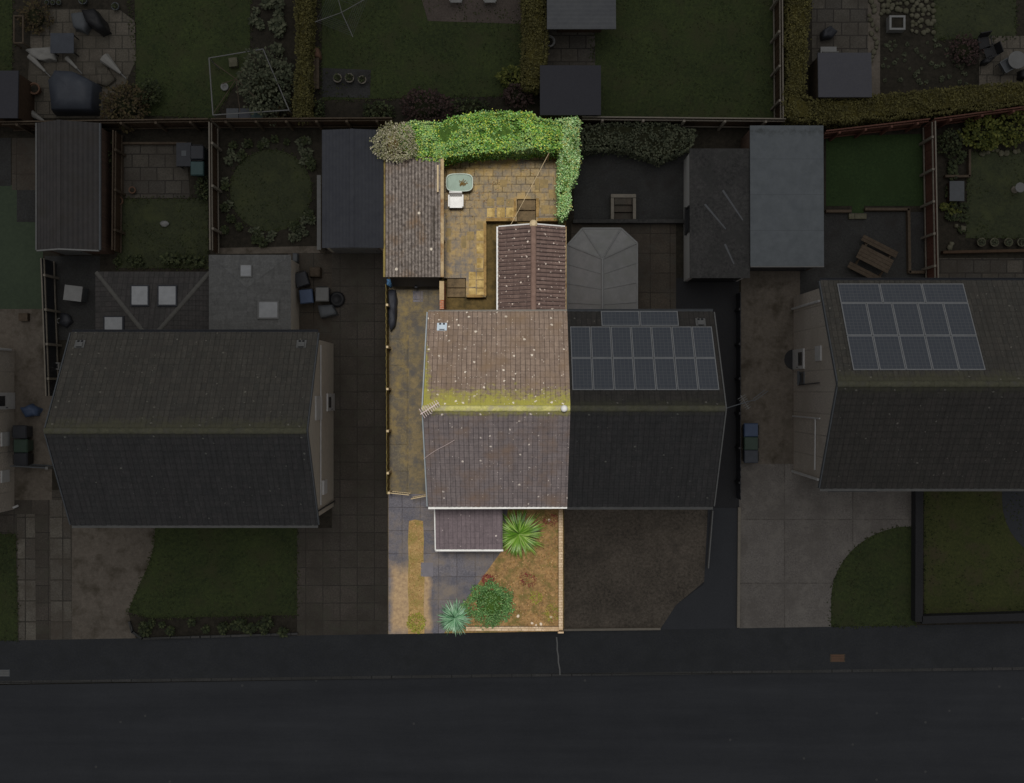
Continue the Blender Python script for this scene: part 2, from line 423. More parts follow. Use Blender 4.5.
M['lf_grass'] = leaf_mat('grass_blades', [D(27, 32, 18), D(38, 44, 24), D(46, 50, 28), D(32, 38, 21), D(42, 42, 27)])
M['lf_dark'] = leaf_mat('dark_shrub_leaves', [D(26, 30, 20), D(40, 46, 28), D(32, 36, 22), D(50, 54, 34)])
M['lf_grey'] = leaf_mat('grey_green_leaves', [D(36, 40, 30), D(56, 60, 46), D(46, 48, 36), D(64, 66, 52)])
M['lf_yell'] = leaf_mat('yellow_green_leaves', [D(48, 52, 22), D(72, 74, 34), D(60, 62, 28), D(40, 46, 20)])
M['lf_brown'] = leaf_mat('brown_twig_leaves', [D(44, 36, 26), D(58, 50, 34), D(48, 44, 26), D(36, 32, 22)])
M['lf_maroon'] = leaf_mat('maroon_twig_leaves', [D(38, 28, 27), D(52, 40, 38), D(44, 34, 32), D(32, 26, 24)])
M['core_d'] = rough_mat('dense_twigs', D(16, 17, 11), D(28, 29, 18), 14, 1, None, .95, .6, .05)
M['core_o'] = rough_mat('dense_hedge_twigs', D(34, 32, 15), D(52, 48, 22), 14, 1, None, .95, .8, .05)
M['stem'] = rough_mat('bark', D(36, 30, 24), D(50, 43, 35), 14, 1, None, .95, .4, .02)
# ---- the sunlit plot
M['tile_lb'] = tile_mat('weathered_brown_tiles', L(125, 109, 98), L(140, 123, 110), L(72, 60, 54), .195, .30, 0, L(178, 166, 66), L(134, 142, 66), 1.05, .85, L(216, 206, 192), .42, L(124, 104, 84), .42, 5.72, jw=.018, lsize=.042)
M['tile_lf'] = tile_mat('plum_front_shade_tiles', L(108, 100, 101), L(120, 111, 111), L(66, 60, 62), .195, .30, 0, L(138, 132, 60), L(112, 114, 60), .42, .8, L(202, 192, 184), .2, L(114, 96, 84), jw=.017, lsize=.035)  # darker than tile_lb: weaker light on the front slope put into the colour
M['tile_le'] = tile_mat('brown_pantiles', L(104, 87, 82), L(120, 101, 94), L(48, 38, 37), .175, .33, 0, L(150, 140, 130), L(120, 104, 96), .05, .5, L(220, 206, 194), .55, L(90, 74, 69), jw=.034, lsize=.034, hj=.25)
M['tile_lp'] = tile_mat('plum_porch_tiles', L(104, 94, 98), L(112, 101, 105), L(82, 73, 78), .19, .28, 0, None, None, .3, .5, L(190, 180, 176), .12, jw=.016, lsize=.03)
M['ridge_l'] = rough_mat('moss_covered_ridge', L(138, 140, 74), L(214, 206, 138), 10, 1.6, L(164, 158, 126), .95, .6, .03, c3amt=.52)
M['ridge_e'] = rough_mat('brown_ridge', L(106, 86, 78), L(130, 108, 98), 8, 1.4, None, .95, .4, .02)
def asb_mat():
    q = NT('mossy_corrugated_sheet', .95, .1); p = q.pos(); u = q.uv()
    f = q.noise(p, 7, 6, .75); g = q.noise(p, .8, 5, .65)
    c = q.ramp(f, [(.36, L(84, 77, 75)), (.64, L(152, 143, 136))])
    c = q.mix(q.ramp(g, [(.5, 0.0), (.68, .7)]), c, L(126, 100, 72))
    sp = q.n('ShaderNodeSeparateXYZ'); q.k(u, sp.inputs[0])
    k = q.math('FRACT', q.math('ADD', sp.outputs[0], .5)); k = q.math('ABSOLUTE', q.math('SUBTRACT', k, .5))   # 0 in the valleys; dark stripes paint the shading the sun leaves out
    k = q.math('ADD', k, q.math('MULTIPLY', q.math('SUBTRACT', q.noise(p, 5, 4), .5), .35))
    c = q.mix(q.ramp(k, [(.08, .75), (.26, 0.0)]), c, L(62, 56, 50))
    vo = q.n('ShaderNodeTexVoronoi', voronoi_dimensions='2D'); vo.inputs['Scale'].default_value = 2.0; q.k(p, vo.inputs['Vector'])
    cs = q.n('ShaderNodeSeparateColor'); q.k(vo.outputs['Color'], cs.inputs[0])
    c = q.mix(q.math('MULTIPLY', q.math('LESS_THAN', vo.outputs['Distance'], .12), q.math('GREATER_THAN', cs.outputs[0], .86)), c, L(206, 198, 184))
    q.bump(f, .3, .01)
    return q.out(c)
M['asb_l'] = asb_mat()
M['patio_l'] = slab_mat('stained_patio_slabs', L(138, 124, 97), L(164, 142, 102), L(98, 82, 52), .42, .36, .5, L(108, 105, 104), L(182, 152, 92), .45, .026, stamt=.5, st2amt=.53)
M['patio_o'] = rough_mat('ochre_slabs', L(150, 126, 76), L(208, 182, 122), 8, 1.6, L(146, 122, 74), .9, .3, .01, c3amt=.5)
M['patio_o2'] = rough_mat('dull_ochre_slabs', L(126, 110, 78), L(164, 140, 94), 8, 1.6, L(124, 110, 80), .9, .3, .01, c3amt=.5)
M['coping_l'] = rough_mat('ochre_coping', L(122, 98, 58), L(168, 138, 90), 9, 1.5, L(98, 80, 48), .95, .4, .02)
M['yard_l'] = rough_mat('mossy_yard', L(66, 56, 34), L(108, 90, 54), 9, 1.2, L(62, 54, 34), .95, .4, .02)
M['step_l'] = rough_mat('damp_step', L(88, 76, 58), L(120, 102, 76), 10, 1.2, L(74, 64, 50), .9, .3, .02)
def drive_mat():
    m = slab_mat('grey_drive_slabs', L(90, 89, 97), L(105, 102, 108), L(66, 63, 66), .83, 1.05, .0, L(116, 106, 96), L(76, 76, 84), .7, .016, stamt=.54, st2amt=.54)
    q = NT.__new__(NT); q.m = m; q.t = m.node_tree; q.b = q.t.nodes['Principled BSDF']
    old = q.b.inputs['Base Color'].links[0].from_socket; p = q.pos()
    sp = q.n('ShaderNodeSeparateXYZ'); q.k(p, sp.inputs[0])
    def band(v, c, hw, soft): return q.math('DIVIDE', q.math('SUBTRACT', q.math('ABSOLUTE', q.math('SUBTRACT', v, c)), hw), soft)
    c = P(411, 600)
    d = q.math('MAXIMUM', band(sp.outputs[0], c.x, 1.0, .3), band(sp.outputs[1], c.y, 1.8, .9))
    d = q.math('ADD', d, q.math('MULTIPLY', q.math('SUBTRACT', q.noise(p, 1.3, 6, .7), .5), 1.6))
    tan = q.ramp(q.noise(p, 6, 5, .7), [(.3, L(140, 116, 88)), (.7, L(186, 158, 118))])
    q.out(q.mix(q.ramp(q.math('MULTIPLY', d, -.5), [(.0, 0.0), (.42, .8)]), old, tan))
    return m
M['drive_l'] = drive_mat()
M['passage_l'] = slab_mat('mossy_passage_concrete', L(92, 86, 75), L(104, 96, 80), L(72, 65, 50), .95, 1.2, .0, L(132, 114, 72), L(76, 73, 72), .9, .018, stamt=.53, st2amt=.5)
M['passage_s'] = rough_mat('tan_passage_concrete', L(90, 83, 68), L(132, 116, 84), 6, .9, L(84, 81, 77), .9, .2, .01, c3amt=.5)
M['bed_l'] = rough_mat('leaf_littered_earth', L(92, 74, 50), L(178, 142, 96), 9, 1.1, L(106, 98, 56), .95, 1, .05, c3amt=.53)
M['gravel_l'] = rough_mat('orange_gravel', L(122, 98, 60), L(186, 156, 106), 14, 1.2, L(136, 120, 70), .95, 1, .04, c3amt=.5)
M['stonewall_l'] = slab_mat('buff_wall', L(190, 168, 140), L(206, 184, 156), L(150, 126, 98), .3, .12, .5, L(170, 142, 108), None, 1.2, .012)
M['brick_l'] = slab_mat('red_brick', L(168, 98, 68), L(184, 112, 80), L(160, 140, 118), .225, .075, .5, None, None, 1, .012)
M['housewall_l'] = slab_mat('house_brick', L(150, 120, 100), L(164, 130, 108), L(150, 140, 128), .225, .075, .5, None, None, 1, .012)
M['white_l'] = flat('white_upvc', L(218, 218, 216), .5)
M['bluewhite_l'] = flat('bluish_verge', L(150, 158, 164), .6)
M['coping_g'] = flat('weathered_gutter', L(120, 116, 110), .7)
M['vent_l'] = flat('pale_vent_tile', L(190, 204, 216), .6)
M['dark_l'] = flat('dark_cover', L(34, 36, 44), .7)
M['navy_l'] = flat('navy_door', L(28, 32, 43), .6)
M['blue_l'] = flat('blue_bag', L(92, 140, 186), .5)
M['fence_l'] = rough_mat('mossy_board_fence', L(104, 92, 52), L(142, 126, 74), 9, 1.2, L(86, 70, 50), .9, .3, .01)
M['post_l'] = rough_mat('pale_fence_post', L(178, 160, 128), L(204, 186, 152), 9, 1.2, None, .9, .3, .01)
M['rot_l'] = rough_mat('weathered_board', L(150, 130, 100), L(188, 168, 132), 9, 1.2, L(128, 96, 62), .9, .3, .01)
M['tub_l'] = flat('pale_green_plastic', L(156, 172, 160), .45)
M['tubin_l'] = flat('murky_rainwater', L(146, 164, 152), .7, .15)
M['rust_l'] = rough_mat('rusty_leaves', L(92, 74, 40), L(124, 100, 56), 20, 2, None, .9, .4, .02)
M['metal_l'] = flat('pink_white_metal', L(214, 196, 194), .4)
M['wire_l'] = flat('pale_line', L(196, 176, 140), .6)
M['lid_l'] = flat('manhole_iron', L(100, 97, 104), .7)
M['ivy'] = leaf_mat('ivy_leaves', [L(69, 118, 41), L(97, 153, 51), L(129, 187, 69), L(85, 141, 67), L(162, 208, 99), L(194, 211, 71), L(71, 125, 51), L(185, 229, 157), L(115, 174, 57), L(235, 235, 104), L(62, 106, 41)], .25, .45, .4, pale=L(186, 208, 160))
M['ivy2'] = leaf_mat('pale_ivy_leaves', [L(103, 150, 80), L(141, 185, 112), L(172, 210, 147), L(123, 165, 87), L(199, 230, 179), L(185, 183, 98), L(96, 138, 69)], .25, .45, .4)
M['deadleaf'] = leaf_mat('dead_shrub_twigs', [L(112, 112, 88), L(158, 154, 132), L(134, 128, 100), L(186, 180, 160), L(96, 102, 66), L(124, 126, 84)], .1, .9, .1)
M['cord'] = leaf_mat('cordyline_leaves', [L(104, 156, 46), L(150, 194, 80), L(76, 116, 36), L(186, 214, 124), L(122, 166, 54), L(60, 92, 34)], .25, .42, .45)
M['yucca'] = leaf_mat('blue_green_leaves', [L(104, 158, 118), L(144, 192, 150), L(178, 216, 184), L(84, 134, 96), L(64, 104, 72)], .25, .45, .4)
M['bushl'] = leaf_mat('bush_leaves', [L(73, 116, 60), L(94, 138, 76), L(116, 161, 94), L(64, 103, 56), L(138, 174, 107)], .25, .5, .3)
M['heath'] = leaf_mat('wine_red_leaves', [L(128, 52, 50), L(150, 70, 66), L(104, 44, 40), L(132, 82, 60)], .2, .6, .3)
M['weed'] = leaf_mat('weed_leaves', [L(146, 150, 56), L(172, 170, 76), L(118, 128, 46), L(160, 146, 70)], .25, .6, .3)
M['litter'] = leaf_mat('fallen_leaves', [L(170, 134, 88), L(140, 102, 62), L(192, 160, 116), L(104, 76, 48), L(150, 116, 66), L(116, 112, 60)], .1, .8, .2)
M['core_l'] = rough_mat('ivy_core', L(40, 62, 24), L(76, 104, 40), 14, 1, None, .95, .6, .05)
M['core_lb'] = rough_mat('dry_twig_core', L(66, 58, 42), L(96, 84, 62), 14, 1, None, .95, .6, .05)
M['bark_l'] = rough_mat('pale_bark', L(110, 92, 70), L(136, 114, 88), 14, 1, None, .95, .4, .02)
M['rock_l'] = rough_mat('white_stone', L(196, 180, 160), L(222, 208, 188), 9, 2, None, .9, .3, .02)

# ------------------------------------------------------------------ builders
def sheet(name, pts, z, m, kind='structure', h=0.0):
    q = [P(a, b, 0) for a, b in pts]
    for p in q: p.z = z
    a = sum(q[i].x * q[(i + 1) % len(q)].y - q[(i + 1) % len(q)].x * q[i].y for i in range(len(q)))
    if a < 0: q.reverse()
    o = MB().poly(q).build(name, M[m])
    o['kind'] = kind
    return o
def rect(x0, y0, x1, y1): return [(x0, y0), (x1, y0), (x1, y1), (x0, y1)]

def tiles(A, B, C, Dd, m, name, parent, roll=.30, amp=.02, course=.32, step=.028, seg=4, thick=.10, jit=.006, v0=0.0):
    """covering of one slope: A-B eave, Dd-C ridge; real rolls and stepped courses; a slab under it"""
    A, B, C, Dd = map(Vector, (A, B, C, Dd))
    mb = MB()
    e1 = (B - A); n = e1.cross(Dd - A if (Dd - A).length > .01 else C - A).normalized()
    if n.z < 0: n = -n
    ud = e1.normalized()
    sl = ((Dd + C) / 2 - (A + B) / 2); L_ = abs(((Dd + C) / 2 - (A + B) / 2).dot(n.cross(ud)))
    nc = max(2, round(L_ / course))
    nu = max(1, round(e1.length / roll)) * seg if amp else max(2, round(e1.length / .6))
    for j in range(nc):
        t0, t1 = j / nc, (j + 1) / nc
        rows = []
        js = [random.uniform(-jit, jit) for _ in range(nu // max(1, seg) + 2)]
        for t, lift in ((t0, step), (t1, 0.0)):
            l, r = A.lerp(Dd, t), B.lerp(C, t)
            row = []
            for i in range(nu + 1):
                p = l.lerp(r, i / nu)
                z = amp * abs(math.sin(math.pi * i / seg)) if amp else 0.0
                if amp: z = amp * (.5 - .5 * math.cos(2 * math.pi * i / seg))
                row.append((p + n * (z + lift + js[i // max(1, seg)] + .004), ((p - A).dot(ud), L_ * (1 - t) + v0)))
            rows.append(row)
        b = len(mb.v)
        for row in rows: mb.v += [q[0] for q in row]
        for i in range(nu):
            mb.f.append((b + i, b + i + 1, b + nu + 1 + i + 1, b + nu + 1 + i))
            mb.uv.append((rows[0][i][1], rows[0][i + 1][1], rows[1][i + 1][1], rows[1][i][1]))
        # front edge of the course
        b2 = len(mb.v); mb.v += [q[0] for q in rows[0]] + [q[0] - n * (step + .02) for q in rows[0]]
        for i in range(nu):
            mb.f.append((b2 + nu + 1 + i, b2 + nu + 2 + i, b2 + i + 1, b2 + i))
            mb.uv.append((rows[0][i][1], rows[0][i + 1][1], rows[0][i + 1][1], rows[0][i][1]))
    lo, hi = n * -thick, n * -.004
    pts = [A, B, C, Dd] if (C - Dd).length > .01 else [A, B, C]
    mb.hexa([p + lo for p in pts], [p + hi for p in pts])
    return mb.build(name, m, parent)

def corr(A, B, C, Dd, m, name, parent, pitch=.15, amp=.02, seg=4, along='v', thick=.05):
    """corrugated sheet on quad; along='v': ribs run eave to ridge, 'u': ribs run along the eave"""
    A, B, C, Dd = map(Vector, (A, B, C, Dd))
    if along == 'u': A, B, C, Dd = B, C, Dd, A
    mb = MB(); n = (B - A).cross(Dd - A).normalized()
    if n.z < 0: n = -n
    nu = max(1, round((B - A).length / pitch)) * seg
    b = len(mb.v); nv = 6
    for j in range(nv + 1):
        for i in range(nu + 1):
            p = A.lerp(Dd, j / nv).lerp(B.lerp(C, j / nv), i / nu)
            mb.v.append(p + n * (amp * (.5 - .5 * math.cos(2 * math.pi * i / seg)) + .004))
    for j in range(nv):
        for i in range(nu):
            k = b + j * (nu + 1) + i
            mb.f.append((k, k + 1, k + nu + 2, k + nu + 1)); mb.uv.append(((i / seg, j), ((i + 1) / seg, j), ((i + 1) / seg, j + 1), (i / seg, j + 1)))
    pts = [A, B, C, Dd]
    mb.hexa([p - n * thick for p in pts], [p - n * .003 for p in pts])
    return mb.build(name, m, parent)

def ridge(p0, p1, m, parent, r=.13, name='ridge_tiles', L_=.42):
    mb = MB(); p0, p1 = Vector(p0), Vector(p1); d = p1 - p0; n = max(1, round(d.length / L_)); u = d.normalized()
    w = u.cross(Vector((0, 0, 1))).normalized()
    for i in range(n):
        a = p0 + d * (i / n) - u * .02; b = p0 + d * ((i + 1) / n) - u * .012
        ra, rb = r * random.uniform(.97, 1.02), r * random.uniform(.88, .93)
        ring = lambda p, q: [p + w * q * math.cos(math.pi * k / 6) + Vector((0, 0, 1)) * q * .75 * math.sin(math.pi * k / 6) - Vector((0, 0, .05)) for k in range(7)]
        mb.hexa(ring(a, ra), ring(b, rb))
    return mb.build(name, m, parent)

def gable_walls(x0, x1, yb, yf, ze, zr, yr, m, parent, name='wall'):
    mb = MB()
    prof = [(yf, 0), (yb, 0), (yb, ze), (yr, zr), (yf, ze)]
    mb.hexa([(x0, y, z) for y, z in prof], [(x1, y, z) for y, z in prof])
    return mb.build(name, m, parent)

def gutter(a, b, m, parent, r=.06, name='gutter'):
    a, b = Vector(a), Vector(b)
    mb = MB(); d = (b - a).normalized(); w = d.cross(Vector((0, 0, 1)))
    ring = lambda p: [p + w * r * math.cos(math.pi * k / 5 + math.pi) + Vector((0, 0, r * math.sin(math.pi * k / 5 + math.pi))) for k in range(6)] + [p + w * (r - .015) * math.cos(-math.pi * k / 5) + Vector((0, 0, (r - .015) * math.sin(-math.pi * k / 5))) for k in range(6)]
    mb.hexa(ring(a), ring(b))
    return mb.build(name, m, parent)

def solar(parent, o, u, v, n, w, h):
    """one panel: lower-left corner o, unit axes u (along) and v (up the slope)"""
    o, u, v, n = map(Vector, (o, u, v, n))
    fr = MB(); t = .035; z0, z1 = .055, .095
    def bar(a0, a1, b0, b1, k0, k1, q):
        pts = [o + u * a0 + v * b0, o + u * a1 + v * b0, o + u * a1 + v * b1, o + u * a0 + v * b1]
        q.hexa([p + n * k0 for p in pts], [p + n * k1 for p in pts])
    bar(0, w, 0, t, z0, z1, fr); bar(0, w, h - t, h, z0, z1, fr); bar(0, t, t, h - t, z0, z1, fr); bar(w - t, w, t, h - t, z0, z1, fr)
    f = fr.build('solar_panel', M['alu'], parent)
    g = MB(); pts = [o + u * a + v * b + n * (z1 - .008) for a, b in ((t, t), (w - t, t), (w - t, h - t), (t, h - t))]
    g.poly(pts, [(0, 0), (w - 2 * t, 0), (w - 2 * t, h - 2 * t), (0, h - 2 * t)])
    g.build('cell_sheet', M['solar'], f)
    return f

def window(parent, x, y0, y1, z0, z1, side, fm='white_d', d=.05):
    """window on a wall that faces +-x"""
    a, b = (x, x + d * side)
    mb = MB(); t = .07
    mb.box(a, y0, z0, b, y1, z0 + t); mb.box(a, y0, z1 - t, b, y1, z1); mb.box(a, y0, z0 + t, b, y0 + t, z1 - t); mb.box(a, y1 - t, z0 + t, b, y1, z1 - t)
    f = mb.build('window', M[fm], parent)
    MB().box(a + .003 * side, y0 + t, z0 + t, x + side * .02, y1 - t, z1 - t).build('pane', M['glass_d'], f)
    MB().box(a, y0 - .05, z0 - .05, x + side * .11, y1 + .05, z0 - .003).build('sill', M[fm], f)
    return f

def ywindow(parent, y, x0, x1, z0, z1, side, fm='white_d', d=.05):
    a, b = (y, y + d * side); mb = MB(); t = .07
    mb.box(x0, a, z0, x1, b, z0 + t); mb.box(x0, a, z1 - t, x1, b, z1); mb.box(x0, a, z0 + t, x0 + t, b, z1 - t); mb.box(x1 - t, a, z0 + t, x1, b, z1 - t)
    mb.box((x0 + x1) / 2 - .03, a, z0 + t, (x0 + x1) / 2 + .03, b, z1 - t)
    f = mb.build('window', M[fm], parent)
    MB().box(x0 + t, a + .003 * side, z0 + t, x1 - t, y + side * .02, z1 - t).build('pane', M['glass_d'], f)
    return f

def aerial(parent, base, tip, m, mast=.5, n=9, w=.5, thick=.010):
    base, tip = Vector(base), Vector(tip)
    mb = MB(); mb.tube(base - Vector((0, 0, mast)), base + Vector((0, 0, .05)), .02)
    mb.tube(base, tip, thick * 1.4, 5)
    d = (tip - base).normalized(); s = d.cross(Vector((0, 0, 1))).normalized()
    for i in range(n):
        p = base.lerp(tip, (i + .5) / n); q = w * (1 - .4 * i / n) / 2
        mb.tube(p - s * q, p + s * q, thick, 4)
    return mb.build('tv_aerial', m, parent)

def foliage(mb, pts, z, dens, size, thick=.35, edge=.12, spread=.9):
    """leaves through the top layer and down the sides of a clipped outline (world metres)"""
    xs = [p[0] for p in pts]; ys = [p[1] for p in pts]; n = int(area(pts) * dens); k = 0; tries = 0
    while k < n and tries < n * 20:
        tries += 1
        x, y = random.uniform(min(xs), max(xs)), random.uniform(min(ys), max(ys))
        if not inpoly(x, y, pts): continue
        k += 1
        if noise.noise(Vector((x * 2.7, y * 2.7, 4))) > .24 and random.random() < .75: continue
        zz = z - .05 + .24 * noise.noise(Vector((x * 1.6, y * 1.6, z))) + .1 * noise.noise(Vector((x * 5, y * 5, z))) - thick * random.random() ** 2.2
        d = Vector((random.uniform(-1, 1), random.uniform(-1, 1), random.uniform(-.5, .35) * spread))
        s = size * random.uniform(.6, 1.3)
        mb.leaf(Vector((x, y, zz)), d, s * .8, s, Vector((random.uniform(-.5, .5), random.uniform(-.5, .5), 1)))
    m = len(pts)
    for i in range(m):
        a, b = Vector(pts[i][:2]), Vector(pts[(i + 1) % m][:2]); l = (b - a).length
        out = Vector(((b - a).y, -(b - a).x)).normalized()
        if inpoly(*((a + b) / 2 + out * .05), pts): out = -out
        for _ in range(int(l * z * dens * .35)):
            t = random.random(); p = a.lerp(b, t); zz = random.uniform(.1, z)
            wob = random.expovariate(34) + edge * (noise.noise(Vector((p.x * 2, p.y * 2, zz * 2))) + .5 * noise.noise(Vector((p.x * 6, p.y * 6, zz))))
            d = Vector((out.x + random.uniform(-.8, .8), out.y + random.uniform(-.8, .8), random.uniform(-.7, .4)))
            s = size * random.uniform(.6, 1.3)
            mb.leaf(Vector((p.x + out.x * wob, p.y + out.y * wob, zz)), d, s * .8, s, Vector((random.uniform(-.4, .4), random.uniform(-.4, .4), 1)))
    return mb

def inset(pts, d):
    c = Vector((sum(p[0] for p in pts) / len(pts), sum(p[1] for p in pts) / len(pts)))
    n = len(pts); res = []
    sgn = 1 if sum(pts[i][0] * pts[(i + 1) % n][1] - pts[(i + 1) % n][0] * pts[i][1] for i in range(n)) > 0 else -1
    for i in range(n):
        p0, p, p1 = Vector(pts[i - 1][:2]), Vector(pts[i][:2]), Vector(pts[(i + 1) % n][:2])
        e0, e1 = (p - p0).normalized(), (p1 - p).normalized()
        n0, n1 = Vector((-e0.y, e0.x)) * sgn, Vector((-e1.y, e1.x)) * sgn
        b = (n0 + n1); b = b.normalized() / max(.5, b.normalized().dot(n0)) if b.length > .1 else n0
        res.append(tuple(p + b * d))
    return res

def hedge(name, label, cat, pts_px, h, leafm, corem, dens=260, size=.12, group=None, z0=0.0, edge=.1):
    pts = [tuple(P(a, b, h).xy) for a, b in pts_px]
    # break long edges and wobble them so that the clipped outline is uneven
    q = []
    for i in range(len(pts)):
        a, b = Vector(pts[i]), Vector(pts[(i + 1) % len(pts)]); n = max(1, int((b - a).length / .5))
        for k in range(n):
            p = a.lerp(b, k / n)
            q.append((p.x + .1 * noise.noise(Vector((p.x * 1.3, p.y * 1.3, 3))), p.y + .1 * noise.noise(Vector((p.x * 1.3, p.y * 1.3, 9)))))
    c = q[0]
    t = thing(name, label, cat, (sum(p[0] for p in q) / len(q), sum(p[1] for p in q) / len(q), z0), group)
    ins = inset(q, .07)
    core = MB().prism(ins, z0, h - .22).build('twig_mass', M[corem], t)
    mb = foliage(MB(), q, h, dens, size, .35, edge)
    mb.build('foliage', M[leafm], t)
    return t

def bush(name, label, cat, px, py, rx, ry, h, leafm, n=500, size=.12, stem='stem', group=None, corem='core_d', parts=True, z0=0.0, core=True, lift=.15):
    c = P(px, py, h * .6); k = (H - h * .6) / F; rx *= k; ry *= k
    t = thing(name, label, cat, (c.x, c.y, z0), group)
    if parts:
        mb = MB()
        for i in range(4):
            a = random.uniform(0, 6.3)
            mb.tube((c.x, c.y, z0), (c.x + rx * .5 * math.cos(a), c.y + ry * .5 * math.sin(a), z0 + h * .7), .03, 5, .012)
        mb.build('stem', M[stem], t)
    mb = MB(); ph = random.uniform(0, 50)
    for i in range(n):
        a = random.uniform(0, 2 * math.pi); e = math.asin(random.uniform(-.3, 1)); r = random.uniform(.55, 1.0) ** .7
        lump = 1 + .42 * noise.noise(Vector((math.cos(a) * math.cos(e) * 1.9 + ph, math.sin(a) * math.cos(e) * 1.9, math.sin(e) * 1.9)))
        r *= lump
        p = Vector((c.x + rx * r * math.cos(a) * math.cos(e), c.y + ry * r * math.sin(a) * math.cos(e), z0 + h * (lift + (1 - lift) * max(0, .25 + .75 * math.sin(e)) * min(1.1, r))))
        d = Vector((math.cos(a) + random.uniform(-1, 1), math.sin(a) + random.uniform(-1, 1), random.uniform(-.6, .7)))
        s = size * random.uniform(.6, 1.35)
        mb.leaf(p, d, s * .7, s, Vector((random.uniform(-.5, .5), random.uniform(-.5, .5), 1)))
    mb.build('foliage', M[leafm], t)
    if core:
        mb = MB(); pr = [(.02, .02), (.45, h * .15), (.6, h * .3), (.46, h * .42), (.15, h * .5)]
        mb.lathe((c.x, c.y, z0), [((rx * r, ry * r), z) for r, z in pr], 12)
        for v in mb.v: v += Vector((.06 * noise.noise(v * 3), .06 * noise.noise(v * 3 + Vector((7, 0, 0))), 0))
        mb.build('twig_mass', M[corem], t, True)
    return t

def spiky(name, label, px, py, r, h, leafm, n=130, w=.07, trunk=.25, z0=0.0):
    c = P(px, py, trunk); k = (H - trunk) / F; r *= k
    t = thing(name, label, 'plant', (c.x, c.y, z0))
    MB().tube((c.x, c.y, z0), (c.x, c.y, z0 + trunk), .09, 8, .07).build('trunk', M['bark_l'], t)
    mb = MB()
    for i in range(n):
        q = i / n; a = i * 2.399 + random.uniform(-.2, .2)
        el = 1 - q
        l = r * (.45 + .6 * q ** .6) * random.uniform(.85, 1.08)
        mb.blade((c.x, c.y, z0 + trunk - .05 + .12 * el), a, l, w * random.uniform(.8, 1.2), h * (1.25 * el + .35), h * (.55 + .5 * q), 6)
    mb.build('foliage', M[leafm], t)
    return t

def fence(name, label, a, b, h, m, pm=None, n=4, group=None, th=.05, ph=None, off=.09, rails=True, post_side=1, slats=False):
    """a, b: pixels of the TOP of the fence"""
    A, B = P(a[0], a[1], h), P(b[0], b[1], h); A.z = B.z = 0
    t = thing(name, label, 'fence', (A + B) / 2, group)
    d = (B - A); Ln = d.length; u = d.normalized(); w = Vector((-u.y, u.x, 0)); rz = math.atan2(u.y, u.x)
    mb = MB()
    if slats:
        k = int(Ln / .14)
        for i in range(k): mb.obox(A + u * ((i + .5) * Ln / k) + Vector((0, 0, h / 2)), (.07, .02, h - .06), rz)
        for z in (.2, h * .55, h - .1): mb.obox((A + B) / 2 + w * .025 + Vector((0, 0, z)), (Ln, .025, .06), rz)
    else:
        k = max(1, round(Ln / .16))
        for i in range(k):
            j = random.uniform(-.012, .012)
            mb.obox(A + u * ((i + .5) * Ln / k) + w * (.012 * (i % 2)) + Vector((0, 0, (h + j) / 2)), (Ln / k - .004, .02, h + j), rz)
    mb.build('board_panel', m, t)
    if rails and not slats:
        r = MB()
        for z in (.25, h - .2): r.obox((A + B) / 2 + w * post_side * .06 + Vector((0, 0, z)), (Ln, .05, .08), rz)
        r.build('rail', pm or m, t)
        MB().obox((A + B) / 2 + w * .006 + Vector((0, 0, h + .022)), (Ln, .055, .02), rz).build('capping', pm or m, t)
    for i in range(n):
        p = A + u * (Ln * (i + .5) / n)
        hh = (ph or h + .08)
        q = MB().obox(p + w * post_side * (off + .05) + Vector((0, 0, hh / 2)), (.1, .1, hh), rz)
        q.build('post', pm or m, t)
    return t

def wallrun(name, label, pts_px, h, m, w=.12, cop=None, z0=0.0, cat='wall'):
    P_ = [P(a, b, h) for a, b in pts_px]
    c = P_[0].lerp(P_[-1], .5); c.z = z0
    t = thing(name, label, cat, c)
    mb = MB(); cb = MB()
    for a, b in zip(P_, P_[1:]):
        d = b - a; rz = math.atan2(d.y, d.x); mid = (a + b) / 2
        mb.obox((mid.x, mid.y, (z0 + h) / 2), (d.length + w * .5, w, h - z0), rz)
        if cop: cb.obox((mid.x, mid.y, h + .022), (d.length + w * .6, w + .05, .04), rz)
    mb.build('wall_face', M[m], t)
    if cop: cb.build('coping', M[cop], t)
    return t

